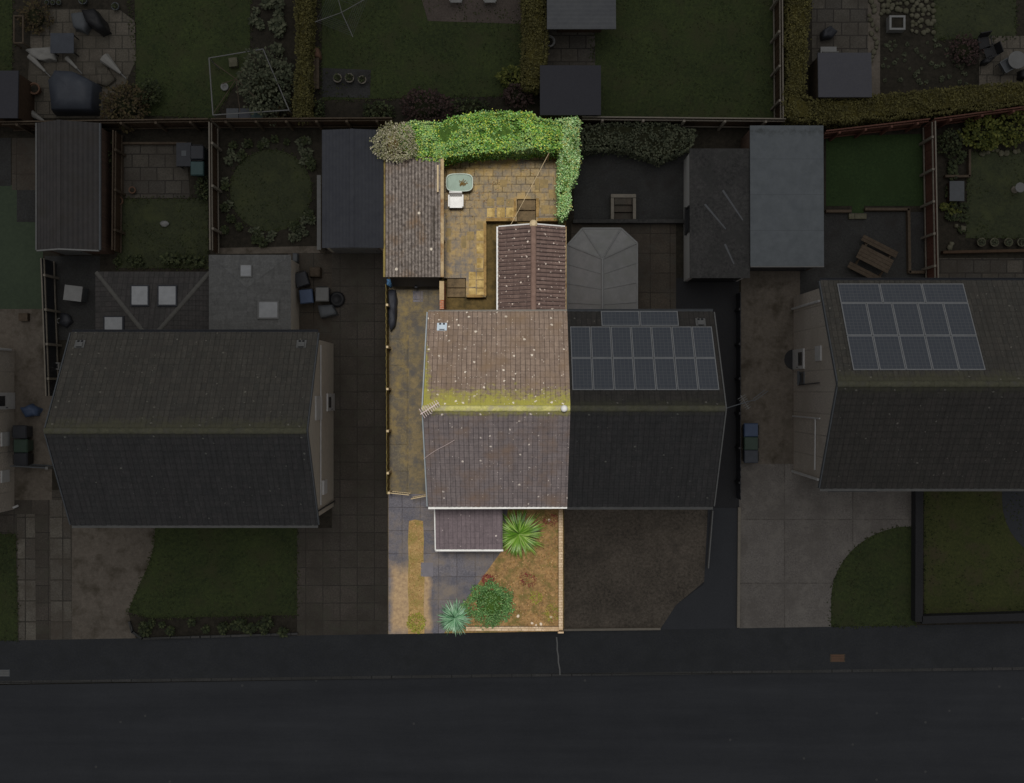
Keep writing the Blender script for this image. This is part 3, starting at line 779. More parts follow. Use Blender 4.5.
def shed(name, label, cat, x0, y0, x1, y1, z, wallm, roofm, rise=0.0, corrug=None, axis='y', over=.08, door=None, pitch=.15, amp=.02, seg=4, fall=0.1, ridge_m=None, rv=None):
    """outbuilding; pixels are of the roof edge at height z; rise>0 = gable with the ridge along axis"""
    a, b = P(x0, y1, z), P(x1, y0, z)
    X0, X1, Y0, Y1 = a.x, b.x, a.y, b.y
    t = thing(name, label, cat, ((X0 + X1) / 2, (Y0 + Y1) / 2, 0))
    w = MB(); o = over
    wx0, wx1, wy0, wy1 = X0 + o, X1 - o, Y0 + o, Y1 - o
    if rise:
        xr = (X0 + X1) / 2 if rv is None else P(rv, 0, z + rise).x
        prof = [(wx0, 0), (wx1, 0), (wx1, z - .06), (xr, z + rise - .1), (wx0, z - .06)]
        w.hexa([(x, wy1, q) for x, q in prof], [(x, wy0, q) for x, q in prof])
        w.build('wall', wallm, t)
        s1 = (Vector((X0, Y1, z)), Vector((X0, Y0, z)), Vector((xr, Y0, z + rise)), Vector((xr, Y1, z + rise)))
        s2 = (Vector((X1, Y0, z)), Vector((X1, Y1, z)), Vector((xr, Y1, z + rise)), Vector((xr, Y0, z + rise)))
        for s in (s1, s2):
            if corrug: corr(*s, roofm, 'roof', t, pitch, amp, seg, corrug)
            else: MB().hexa([p - Vector((0, 0, .06)) for p in s], list(s)).build('roof', roofm, t)
        rr = MB().obox((xr, (Y0 + Y1) / 2, z + rise + .02), (.16, Y1 - Y0, .05)); rr.build('ridge_cap', ridge_m or roofm, t)
    else:
        w.box(wx0, wy0, 0, wx1, wy1, z - .12); w.build('wall', wallm, t)
        s = (Vector((X0, Y0, z)), Vector((X1, Y0, z)), Vector((X1, Y1, z - fall)), Vector((X0, Y1, z - fall)))
        if corrug: corr(*s, roofm, 'roof', t, pitch, amp, seg, corrug)
        else: MB().hexa([p - Vector((0, 0, .1)) for p in s], list(s)).build('roof', roofm, t)
    if door:
        dm, d0, d1 = door
        xa, xb = X0 + (X1 - X0) * d0, X0 + (X1 - X0) * d1
        dd = MB().box(xa, wy0 - .04, .03, xb, wy0 - .002, min(2.0, z - .3)).build('door', dm, t)
        MB().box(xb - .2, wy0 - .07, .95, xb - .15, wy0 - .042, 1.1).build('handle', M['grey_d'], dd)
    t['_b'] = [X0, X1, Y0, Y1]
    return t
BOUNDS = lambda t: list(t['_b'])

# ================================================================== SETTING
MB().poly([(-260, -260, -.16), (260, -260, -.16), (260, 260, -.16), (-260, 260, -.16)]).build('ground', M['soil'])['kind'] = 'structure'
roadpts = [P(-900, 700), P(1900, 655), P(1900, 1250), P(-900, 1250)]
for p in roadpts: p.z = -.11
MB().poly(list(reversed(roadpts))).build('road', M['asphalt'])['kind'] = 'structure'
def foot(x): return 640.5 - x * 17.0 / 1024      # back edge of the footway
def kerbl(x): return 681 - x * 14.0 / 1024
q = [P(-900, foot(-900)), P(1900, foot(1900)), P(1900, kerbl(1900)), P(-900, kerbl(-900))]
MB().prism([p.xy for p in q], -.16, .0).build('pavement', M['footway'])['kind'] = 'structure'
a, b = P(-900, kerbl(-900)), P(1900, kerbl(1900)); d = b - a
MB().obox(((a.x + b.x) / 2, (a.y + b.y) / 2 - .066, -.08), (d.length, .13, .17), math.atan2(d.y, d.x)).build('kerb', M['kerb'])['kind'] = 'structure'
q = [P(-900, -900), P(1900, -900), P(1900, foot(1900)), P(-900, foot(-900))]
MB().prism([p.xy for p in q], -.16, -.004).build('garden_soil', M['soil'])['kind'] = 'structure'
# pale sealing strip across the footway, utility covers
a, b = P(556.5, 637), P(561, 677)
mb = MB(); last = None
for i in range(7):
    t = i / 6; p = P(556.5 + 3.5 * t ** 1.5 + (.5 if i % 2 else 0), 637 + 38 * t); p.z = .004
    if last: mb.hexa([last + Vector((-.03, 0, 0)), last + Vector((.03, 0, 0)), p + Vector((.03, 0, 0)), p + Vector((-.03, 0, 0))][::-1], [v + Vector((0, 0, .006)) for v in [last + Vector((-.03, 0, 0)), last + Vector((.03, 0, 0)), p + Vector((.03, 0, 0)), p + Vector((-.03, 0, 0))][::-1]])
    last = p
mb.build('sealing_strip', M['pale_d'])['kind'] = 'structure'
def cover(label, px, py, w, h, m, fm, z=.0):
    c = P(px, py); k = H / F; w *= k; h *= k
    t = thing('utility_cover', label, 'cover', (c.x, c.y, z))
    mb = MB(); mb.box(c.x - w / 2, c.y - h / 2, z + .001, c.x + w / 2, c.y + h / 2, z + .012)
    mb.build('frame', M[fm], t)
    g = MB()
    for i in range(4):
        yy = c.y - h / 2 + h * (.16 + .22 * i)
        g.box(c.x - w * .42, yy - h * .08, z + .014, c.x + w * .42, yy + h * .08, z + .02)
    g.build('lid', M[m], t)
cover('rusty brown rectangular cover set in the footway', 837.5, 658, 15, 8, 'terra_d', 'wood_d')
cover('pale grey rectangular cover at the kerb before the slab track drive', 4, 673, 12, 7, 'pale_d', 'grey_d')

# ---- surround ground sheets (pixels on the ground)
S = sheet
S('driveway', [(332, 246), (388, 246), (388, foot(388)), (297, foot(297)), (297, 528), (332, 528)], .004, 'slabs')
S('lawn', [(156, 516), (297, 516), (297, 615), (150, 618), (128, 612), (136, 592), (149, 564), (154, 545)], .008, 'lawn')
S('driveway', [(72, 500), (166, 500), (158, 545), (153, 564), (140, 592), (128, 612), (136, foot(136)), (72, foot(72))], .004, 'oldconcrete')
S('driveway', [(-30, 490), (72, 490), (72, foot(72)), (-30, foot(-30))], .002, 'slabs')
S('path', [(17, 514), (35, 514), (36, foot(30)), (19, foot(20))], .010, 'track')
S('path', [(50, 500), (70, 500), (72, foot(70)), (51, foot(50))], .010, 'track')
S('lawn', [(-60, 534), (16, 534), (18, foot(18)), (-60, foot(-60))], .012, 'lawn')
S('path', [(-40, 306), (52, 306), (52, 500), (-40, 500)], .004, 'oldconcrete')
S('lawn', [(-60, 185), (43, 185), (43, 309), (-60, 309)], .008, 'greenfelt')
S('patio', [(12, 138), (37, 138), (37, 190), (12, 190)], .012, 'slabs3')
S('patio', [(-40, 138), (11, 138), (11, 186), (-40, 186)], .010, 'darkgravel')
S('patio', [(17, 190), (36, 190), (36, 222), (17, 222)], .016, 'darkgravel')
S('yard', [(45, 256), (100, 256), (100, 340), (45, 340)], .006, 'darkgravel')
S('patio', [(122, 144), (186, 144), (190, 198), (120, 198)], .006, 'slabs2')
S('lawn', [(116, 199), (208, 199), (208, 268), (118, 268)], .006, 'lawn3')
n = 40
S('lawn', [(271 + 41 * math.cos(2 * math.pi * i / n), 190.5 + 41 * math.sin(2 * math.pi * i / n)) for i in range(n)], .008, 'lawn3')
S('path', [(216, 248), (320, 246), (320, 253), (216, 254)], .008, 'oldconcrete')
S('yard', [(288, 250), (332, 250), (332, 345), (288, 345)], .002, 'slabs3')
S('lawn', [(128, -300), (252, -300), (250, 60), (214, 118), (135, 115), (136, 60)], .006, 'lawn')
S('patio', [(32, 8), (120, 10), (136, 22), (136, 60), (110, 118), (26, 118)], .006, 'slabs4')
S('lawn', [(-90, -300), (14, -300), (12, 74), (-40, 74)], .006, 'lawn')
S('lawn', [(320, -300), (528, -300), (526, 96), (322, 100)], .006, 'lawn')
S('patio', [(413, -30), (428, 21), (523, 24), (528, -30)], .014, 'pebbles')
S('patio', [(322, 68), (371, 70), (370, 98), (322, 97)], .012, 'darkgravel')
S('patio', [(546, 28), (595, 28), (595, 66), (546, 66)], .012, 'slabs2')
S('lawn', [(592, -300), (778, -300), (778, 124), (592, 124)], .006, 'lawn')
S('patio', [(812, -40), (868, -40), (868, 62), (812, 62)], .006, 'slabs2')
S('path', [(868, -40), (880, -40), (880, 96), (868, 96)], .010, 'oldconcrete')
S('lawn', [(934, -300), (1016, -300), (1016, 38), (934, 40)], .010, 'lawn3')
S('patio', [(979, 36), (1060, 36), (1060, 86), (979, 86)], .014, 'slabs4')
S('lawn', [(826, 136), (924, 134), (924, 206), (826, 206)], .006, 'turf')
S('lawn', [(852, 204), (864, 204), (864, 213), (852, 213)], .010, 'turf')
S('patio', [(800, 212), (924, 212), (924, 300), (800, 300)], .005, 'darkgravel')
S('lawn', [(968, 152), (1050, 152), (1050, 238), (966, 238)], .006, 'lawn3')
S('patio', [(938, 258), (1060, 258), (1060, 300), (938, 300)], .006, 'slabs2')
S('yard', [(574, 150), (690, 150), (690, 222), (574, 222)], .006, 'darkgravel')
S('patio', [(571, 224), (676, 224), (676, 320), (571, 320)], .006, 'slabs3')
S('driveway', [(676, 278), (739, 278), (739, foot(739)), (660, foot(660)), (676, 605), (706, 580), (708, 508), (700, 508), (676, 330)], .006, 'blacktop')
S('driveway', [(708, 508), (739, 508), (739, foot(739)), (660, foot(660)), (676, 605), (704, 584)], .010, 'greytop')
S('gravel_bed', [(564, 480), (708, 480), (706, 582), (676, 607), (660, foot(660)), (564, foot(564))], .004, 'browngravel')
S('driveway', [(741, 262), (800, 262), (800, 464), (741, 464)], .006, 'oldconcrete')
dr = [(739, 464), (916, 464), (916, 527)]
for i in range(1, 13):
    a = math.pi / 2 + (math.pi / 2) * i / 12
    dr.append((912 + 81 * math.cos(a), 600 - 74 * math.sin(a)))
dr += [(831, foot(831)), (739, foot(739))]
S('driveway', dr, .010, 'concrete')
lw = [(916, 527)] + dr[3:15] + [(831, foot(831)), (916, foot(916))]
S('lawn', lw, .014, 'lawn')
S('lawn', [(924, 470), (1060, 470), (1060, 616), (924, 616)], .008, 'lawn2')
bt = [(1002, 470), (1002, 500)] + [(1002 + 60 - 60 * math.cos(R(t)), 500 + 62 * math.sin(R(t))) for t in range(10, 91, 10)] + [(1062, 470)]
S('driveway', bt, .014, 'greytop')

# ---- the sunlit plot's ground
LIT[0] = True
S('garden_soil', [(388, 128), (573, 128), (566, 226), (564, 318), (564, foot(564)), (388, foot(388))], .001, 'yard_l')
S('driveway', [(388.5, 494), (441, 494), (441, 498), (510, 498), (503, 549), (472, 592), (444, foot(444)), (388.5, foot(388.5))], .006, 'drive_l')
S('gravel_bed', [(409, 521), (415, 519.5), (423, 521), (424, 540), (423.4, 556), (424.6, 580), (423.6, 604), (424.5, foot(424)), (408, foot(408)), (408.8, 610), (407.7, 586), (408.6, 560), (407.9, 540)], .014, 'gravel_l')
S('flower_bed', [(510, 490), (563, 490), (563, foot(563)), (444, foot(444)), (472, 592), (503, 549)], .012, 'bed_l')
S('path', [(387.5, 280), (440, 280), (440, 494), (387.5, 494)], .006, 'passage_l')
S('path', [(409, 330), (425, 320), (427, 494), (409, 494)], .010, 'passage_s')
S('paving_slab', [(413, 291), (423, 291), (423, 302), (413, 302)], .016, 'drive_l')
# raised terrace with its copings
TZ = .45
def lev(pts, z): return [tuple(P(a, b, z).xy) for a, b in pts]
ter = [(444, 140), (560, 140), (560, 221), (536, 221), (536, 199), (517, 199), (517, 221), (486, 221), (486, 297), (466, 297), (466, 278), (444, 278)]
MB().prism(lev(ter, TZ), .002, TZ).build('patio', M['patio_l'])['kind'] = 'structure'
def edge(pts, w, z, m, name='coping'):
    mb = MB()
    q = [P(a, b, z) for a, b in pts]
    for a, b in zip(q, q[1:]):
        d = b - a
        mb.obox(((a.x + b.x) / 2, (a.y + b.y) / 2, z), (d.length - .02, w, .05), math.atan2(d.y, d.x))
    o = mb.build(name, m); o['kind'] = 'structure'
edge([(486, 219.5), (515, 219.5)], .14, TZ + .03, M['coping_l'])
edge([(537.5, 219.5), (560, 219.5)], .14, TZ + .03, M['coping_l'])
edge([(485, 223), (485, 296)], .12, TZ + .03, M['coping_l'])
edge([(467, 296), (483, 296)], .12, TZ + .03, M['coping_l'])
edge([(515, 198), (515, 217)], .12, TZ + .04, M['coping_l'])
edge([(537.5, 198), (537.5, 217)], .12, TZ + .04, M['coping_l'])
edge([(446, 168), (462, 157.5)], .12, TZ + .03, M['coping_l'])
edge([(464, 157), (545, 155)], .10, TZ + .03, M['coping_l'])
edge([(547, 155.5), (560, 163)], .12, TZ + .03, M['coping_l'])
def ochre(x0, y0, x1, y1, m='patio_o'):
    x0 += random.uniform(-.4, .4); x1 += random.uniform(-.4, .4); y0 += random.uniform(-.4, .4); y1 += random.uniform(-.4, .4)
    q = lev(rect(x0, y0, x1, y1), TZ); mb = MB()
    mb.prism(q, TZ + .002, TZ + .012)
    o = mb.build('paving_slab', M[m]); o['kind'] = 'structure'
for x in (487, 497, 506.5): ochre(x, 208, x + 8, 217.5)
for y in (231, 243.5, 258): ochre(476.5, y, 483.5, y + 10)
for x0, y0, x1, y1 in ((469, 272, 476, 279), (477, 272, 484, 279.5), (469, 280, 476, 287), (477, 280.5, 484, 287.5), (469, 288, 476, 294.5), (477, 288.5, 484, 294.5)): ochre(x0, y0, x1, y1)
for x0, y0, x1, y1 in ((476.5, 221, 483.5, 229.5), (487, 199, 494, 206), (497, 197, 504, 205), (506, 199, 513, 206.5), (476.5, 269, 483.5, 271.3), (467, 232, 474, 240), (541, 205, 549, 214), (540, 180, 548, 188), (549, 190, 557, 198), (447, 240, 451, 252), (447, 228, 451, 236), (461, 236, 466, 248), (535, 178, 539, 190), (550, 206, 557, 214), (500, 180, 507, 187)): ochre(x0, y0, x1, y1, 'patio_o2')
def steps(label, x0, y0, x1, y1, n, down):
    c = P((x0 + x1) / 2, (y0 + y1) / 2); t = thing('garden_steps', label, 'steps', c)
    for i in range(n):
        z = TZ * (n - i) / (n + 1)
        a, b = P(x0, y0 + (y1 - y0) * i / n, z), P(x1, y0 + (y1 - y0) * (i + 1) / n, z)
        MB().box(a.x + .01, b.y + .004, .004, b.x - .01, a.y - .004, z).build('tread', M['step_l'], t)
steps('two dark damp steps cut into the terrace beside the brick wall', 447, 278, 465.5, 297, 2, 1)
steps('two dark damp steps below the clothes line at the extension gable', 517.5, 199, 535.5, 221, 2, 1)
LIT[0] = False
# short grass along the ragged lawn edges and through the turf
gb = MB()
for o in [o for o in bpy.data.objects if o.name.split('.')[0] == 'lawn' and o.data.materials[0].name in ('lawn', 'olive_lawn', 'dark_lawn')]:
    q = [(v_.co.x + o.location.x, v_.co.y + o.location.y) for v_ in o.data.vertices]; z = o.location.z
    q = [(max(-25, min(25, a)), max(-18, min(18, b))) for a, b in q]
    xs = [a for a, b in q]; ys = [b for a, b in q]
    for i in range(int(area(q) * 26)):
        a, b = random.uniform(min(xs), max(xs)), random.uniform(min(ys), max(ys))
        if inpoly(a, b, q) and noise.noise(Vector((a * .8, b * .8, 1))) > -.1: gb.leaf(Vector((a, b, z + .01)), Vector((random.uniform(-1, 1), random.uniform(-1, 1), .35)), .05, random.uniform(.06, .13), Vector((0, 0, 1)))
    for i in range(len(q)):
        a, b = Vector(q[i]), Vector(q[(i + 1) % len(q)])
        for k in range(int((b - a).length * 22)):
            p = a.lerp(b, random.random()); gb.leaf(Vector((p.x + random.gauss(0, .05), p.y + random.gauss(0, .05), z + .01)), Vector((random.uniform(-1, 1), random.uniform(-1, 1), .4)), .05, random.uniform(.07, .15), Vector((0, 0, 1)))
tag(gb.build('grass', M['lf_grass']), kind='stuff')

# ================================================================== HOUSES
ZE, ZR = 5.2, 8.0
def lerp(a, b, t): return a + (b - a) * t

# --- sunlit half of the middle pair
LIT[0] = True
XL, XP, XRt = -3.45, 2.27, 8.28
YB, YF, YR = 3.27, -4.72, -0.66
house = thing('semi_detached_house', 'brightly sunlit house with brown tiles and yellow moss along its ridge', 'house', ((XL + XP) / 2, YR, 0))
gable_walls(XL + .12, XP - .004, YB - .25, YF + .25, ZE - .1, ZR - .18, YR, M['housewall_l'], house)
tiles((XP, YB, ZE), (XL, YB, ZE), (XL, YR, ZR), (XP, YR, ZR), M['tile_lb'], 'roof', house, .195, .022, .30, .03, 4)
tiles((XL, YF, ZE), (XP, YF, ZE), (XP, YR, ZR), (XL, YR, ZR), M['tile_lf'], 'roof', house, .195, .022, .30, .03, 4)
ridge((XL - .02, YR, ZR + .03), (XP, YR, ZR + .03), M['ridge_l'], house)
gutter((XL, YF - .08, ZE - .03), (XP, YF - .06, ZE - .03), M['white_l'], house, .045)
gutter((XP, YB + .08, ZE - .03), (XL, YB + .05, ZE - .05), M['coping_g'], house, .035)
def verge(x, yb, yf, yr, m, parent, w=.05):
    for y in (yb, yf):
        mb = MB(); a = Vector((x, y, ZE)); b = Vector((x, yr, ZR))
        mb.hexa([a + Vector((-w / 2, 0, -.14)), a + Vector((w / 2, 0, -.14)), b + Vector((w / 2, 0, -.14)), b + Vector((-w / 2, 0, -.14))], [a + Vector((-w / 2, 0, .06)), a + Vector((w / 2, 0, .06)), b + Vector((w / 2, 0, .06)), b + Vector((-w / 2, 0, .06))])
        mb.build('bargeboard', m, parent)
verge(XL - .04, YB, YF, YR, M['bluewhite_l'], house)
def on_slope(x, t, back, dz=0.0, yb=YB, yf=YF, yr=YR):
    y = lerp(yb if back else yf, yr, t); return Vector((x, y, lerp(ZE, ZR, t) + dz))
sn = Vector((0, math.sin(math.atan2(ZR - ZE, YB - YR)), math.cos(math.atan2(ZR - ZE, YB - YR))))
# pale vent tile with two dark outlets
def vent(parent, x, t, yb, yf, yr, m, dm):
    c = on_slope(x, t, True, 0, yb, yf, yr); v = Vector((0, (yr - yb), ZR - ZE)).normalized(); u = Vector((-1, 0, 0))
    n_ = u.cross(v); n_ = n_ if n_.z > 0 else -n_
    mb = MB()
    def pad(a0, a1, b0, b1, k0, k1, q):
        pts = [c + u * a0 + v * b0, c + u * a1 + v * b0, c + u * a1 + v * b1, c + u * a0 + v * b1]
        q.hexa([p + n_ * k0 for p in pts], [p + n_ * k1 for p in pts])
    pad(-.2, .2, -.19, .19, .03, .075, mb); pad(-.13, .13, -.05, .16, .075, .13, mb)
    o = mb.build('vent_tile', m, parent)
    k = MB(); pad(-.12, -.03, -.17, -.06, .076, .09, k); pad(.03, .12, -.17, -.06, .076, .09, k); pad(-.1, .1, .165, .185, .076, .09, k)
    k.build('outlet', dm, o)
vent(house, P(442, 0, 5.7).x, .17, YB, YF, YR, M['vent_l'], M['dark_l'])
MB().lathe((P(564, 0, 8).x, YR, ZR + .02), [(.13, 0), (.14, .12), (.1, .2), (.03, .22)], 14).build('ridge_terminal', M['white_l'], house, True)
aerial(house, P(421, 414, 8.4), P(439, 402.5, 8.5), M['metal_l'], .9, 9, .42, .013)
mb = MB(); last = None
for i in range(7):
    t = i / 6; p = on_slope(lerp(P(424, 0, 6.5).x, P(455, 0, 7).x, t), lerp(.50, .70, t) + .008 * math.sin(t * 5), False, .10)
    if last: mb.tube(last, p, .007, 4)
    last = p
mb.build('cable', M['metal_l'], house)
for i, z in enumerate((.9, 3.2)):
    ywindow(house, YF + .25, XL + .6, XL + 2.5, z, z + 1.25, -1, 'white_l'); ywindow(house, YF + .25, XP - 2.4, XP - .7, z, z + 1.25, -1, 'white_l')
    ywindow(house, YB - .25, XL + .5, XL + 2.1, z, z + 1.2, 1, 'white_l')
# porch: lean-to tiled roof
pz = 2.55
px0, px1 = P(436, 0, pz).x, P(502.5, 0, pz).x; py1 = P(0, 549, pz).y; py0 = YF + .25
porch_w = MB().box(px0 + .15, py1 + .18, 0, px1 - .15, py0 - .003, pz - .15).build('porch', M['housewall_l'], house)
tiles((px0, py1, pz), (px1, py1, pz), (px1, py0 - .004, pz + .75), (px0, py0 - .004, pz + .75), M['tile_lp'], 'porch_roof', house, .19, .018, .28, .025, 4)
gutter((px0 - .03, py1 - .06, pz), (px1 + .03, py1 - .06, pz), M['white_l'], house, .042)
MB().hexa([(px0 - .05, py1 - .05, pz - .12), (px0, py1 - .05, pz - .12), (px0, py0 - .004, pz + .63), (px0 - .05, py0 - .004, pz + .63)], [(px0 - .05, py1 - .05, pz + .06), (px0, py1 - .05, pz + .06), (px0, py0 - .004, pz + .81), (px0 - .05, py0 - .004, pz + .81)]).build('bargeboard', M['white_l'], house)
dd = MB().box(px0 + .5, py1 + .14, .05, px0 + 1.45, py1 + .178, 2.05).build('door', M['white_l'], house)
MB().box(px0 + 1.3, py1 + .1, 1.0, px0 + 1.36, py1 + .138, 1.15).build('handle', M['dark_l'], dd)
# rear extension
ez, er = 2.45, 3.3
ex0, ex1 = P(498.5, 0, ez).x, P(565, 0, ez).x; exr = P(533.5, 0, er).x; ey1 = P(0, 227, ez).y; ey0 = YB - .25
w = MB(); prof = [(ex0 + .1, 0), (ex1 - .06, 0), (ex1 - .06, ez - .1), (exr, er - .14), (ex0 + .1, ez - .1)]
w.hexa([(x, ey1 - .12, z) for x, z in prof], [(x, ey0 + .003, z) for x, z in prof]).build('extension_wall', M['housewall_l'], house)
tiles((ex0, ey1, ez), (ex0, ey0 + .004, ez), (exr, ey0 + .004, er), (exr, ey1, er), M['tile_le'], 'extension_roof', house, .175, .035, .33, .022, 4)
tiles((ex1, ey0 + .004, ez), (ex1, ey1, ez), (exr, ey1, er), (exr, ey0 + .004, er), M['tile_le'], 'extension_roof', house, .175, .035, .33, .022, 4)
ridge((exr, ey0 + .02, er + .02), (exr, ey1, er + .02), M['ridge_e'], house, .13, 'extension_ridge')
MB().lathe((exr, ey1 + .03, er - .12), [(.16, 0), (.17, .12), (.09, .2)], 10).build('ridge_end', M['post_l'], house)
gutter((ex0 - .05, ey1 + .02, ez), (ex0 - .05, ey0 + .02, ez), M['white_l'], house, .04)
gutter((ex1 + .02, ey0 + .02, ez), (ex1 + .02, ey1 + .02, ez), M['rot_l'], house, .045)
MB().hexa([(ex0, ey1, ez - .1), (ex0, ey1 + .05, ez - .1), (exr, ey1 + .05, er - .12), (exr, ey1, er - .12)], [(ex0, ey1, ez + .05), (ex0, ey1 + .05, ez + .05), (exr, ey1 + .05, er + .03), (exr, ey1, er + .03)]).build('bargeboard', M['white_l'], house)
MB().hexa([(exr, ey1, er - .12), (exr, ey1 + .05, er - .12), (ex1, ey1 + .05, ez - .1), (ex1, ey1, ez - .1)], [(exr, ey1, er + .03), (exr, ey1 + .05, er + .03), (ex1, ey1 + .05, ez + .05), (ex1, ey1, ez + .05)]).build('bargeboard', M['white_l'], house)
LIT[0] = False

# --- dim half of the middle pair, with solar panels and conservatory
house2 = thing('semi_detached_house', 'shaded half of the middle pair with sixteen solar panels and a conservatory', 'house', ((XRt + XP) / 2, YR, 0))
gable_walls(XP + .004, XRt - .12, YB - .25, YF + .25, ZE - .1, ZR - .18, YR, M['brickwall'], house2)
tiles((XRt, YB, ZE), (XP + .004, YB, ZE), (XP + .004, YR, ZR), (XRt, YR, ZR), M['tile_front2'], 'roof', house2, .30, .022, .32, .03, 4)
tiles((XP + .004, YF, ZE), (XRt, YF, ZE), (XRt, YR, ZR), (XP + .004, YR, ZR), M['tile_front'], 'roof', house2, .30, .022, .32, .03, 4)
ridge((XP + .01, YR, ZR + .03), (XRt + .02, YR, ZR + .03), M['ridge_d'], house2)
gutter((XP + .01, YF - .08, ZE - .03), (XRt, YF - .08, ZE - .03), M['pale_d'], house2)
gutter((XRt, YB + .08, ZE - .03), (XP + .01, YB + .08, ZE - .03), M['grey_d'], house2, .05)
verge(XRt + .04, YB, YF, YR, M['pale_d'], house2)
v = Vector((0, YR - YB, ZR - ZE)); SL = v.length; v.normalize(); u = Vector((-1, 0, 0)); nn = u.cross(v); nn = nn if nn.z > 0 else -nn
def panelrow(parent, xl, xr, t0, t1, n, yb, gap=.02):
    """xl,xr world x; t0,t1 fraction up the back slope"""
    w = (xr - xl) / n
    for i in range(n):
        o = Vector((xl + w * (i + 1) - gap / 2, lerp(yb, yb + (YR - YB), t0), lerp(ZE, ZR, t0)))
        solar(parent, o, u, v, nn, w - gap, (t1 - t0) * SL - gap)
def slope_t(py, yb, yr):
    """fraction up the back slope that shows at image row py"""
    lo, hi = 0.0, 1.0
    for _ in range(40):
        m = (lo + hi) / 2
        y = lerp(yb, yr, m); z = lerp(ZE, ZR, m); q = CY - y * F / (H - z)
        if q < py: lo = m
        else: hi = m
    return lo
t0, t1, t2, t3 = (slope_t(k, YB, YR) for k in (312.5, 328, 359.5, 391.5))
tz = lambda t: lerp(ZE, ZR, t)
panelrow(house2, P(571, 0, tz(t2)).x, P(715.5, 0, tz(t2)).x, t1, t2, 7, YB)
panelrow(house2, P(571, 0, tz(t2)).x, P(715.5, 0, tz(t2)).x, t2, t3, 7, YB)
panelrow(house2, P(600.5, 0, tz(t0)).x, P(677.5, 0, tz(t0)).x, t0, t1 - .006, 2, YB)
vent(house2, P(701, 0, 5.7).x, .12, YB, YF, YR, M['pale_d'], M['black_d'])
aer = aerial(house2, P(741, 396, 7.6), P(749, 409, 7.6), M['pale_d'], .1, 7, .35)
mb = MB(); mb.tube((XRt + .02, YR, ZR - .1), P(745, 402.5, 7.6), .02); mb.tube(P(753, 399, 7.6), P(765, 390, 7.7), .014, 5); mb.tube(P(754, 401, 7.6), P(768, 391, 7.7), .014, 5); mb.tube(P(745, 402.5, 7.6), P(754, 400, 7.6), .014, 5)
mb.build('aerial_arm', M['grey_d'], house2)
for z in (.9, 3.2):
    ywindow(house2, YF + .25, XP + .7, XP + 2.4, z, z + 1.25, -1); ywindow(house2, YF + .25, XRt - 2.4, XRt - .8, z, z + 1.25, -1)
MB().box(XRt - 2.9, YF - .35, 2.35, XRt - .4, YF + .247, 2.45).build('door_canopy', M['greytop'], house2)
# conservatory with hipped end
cz, cr = 2.25, 3.2
cp = [P(567.5, 309, cz), P(567.5, 245, cz), P(582.5, 228.5, cz), P(621, 228.5, cz), P(637, 243, cz), P(637, 309, cz)]
cx = P(602.5, 0, cr).x; r0 = Vector((cx, YB - .2, cr)); r1 = P(602.5, 259, cr)
for p in (cp[0], cp[-1]): p.y = YB - .24
cp[0].x = cp[1].x = max(cp[0].x, XP + .12)
mb = MB()
for tri in ((cp[0], r0, r1, cp[1]), (cp[1], r1, cp[2]), (cp[2], r1, cp[3]), (cp[3], r1, cp[4]), (cp[4], r1, r0, cp[5])):
    k = list(tri); mb.hexa([p - Vector((0, 0, .04)) for p in k][::-1], k[::-1]) if (k[1] - k[0]).cross(k[2] - k[0]).z < 0 else mb.hexa([p - Vector((0, 0, .04)) for p in k], k)
con = mb.build('conservatory_roof', M['polycarb'], house2)
bars = MB(); bars.tube(r0, r1, .06)
for p in cp[1:5]: bars.tube(r1 + Vector((0, 0, .02)), p + Vector((0, 0, .02)), .03)
for t in (.25, .5, .75):
    q = r0.lerp(r1, t); bars.tube(q, cp[0].lerp(cp[1], t) + Vector((0, 0, .02)), .02); bars.tube(q, cp[5].lerp(cp[4], t) + Vector((0, 0, .02)), .02)
for i in range(5): bars.tube(cp[i], cp[i + 1], .05)
bars.build('glazing_bar', M['white_d'], con)
ins = inset([tuple(p.xy) for p in cp], .12)
cw = MB(); cg = MB()
for i in range(5):
    a, b = Vector(ins[i]), Vector(ins[i + 1]); d = b - a; rz = math.atan2(d.y, d.x); m_ = (a + b) / 2
    cw.obox((m_.x, m_.y, .3), (d.length, .1, .6), rz); cg.obox((m_.x, m_.y, 1.38), (d.length - .1, .03, 1.5), rz)
    cw.obox((m_.x, m_.y, 2.17), (d.length, .08, .08), rz)
cw.build('conservatory_wall', M['white_d'], house2); cg.build('conservatory_glass', M['glass_d'], house2)

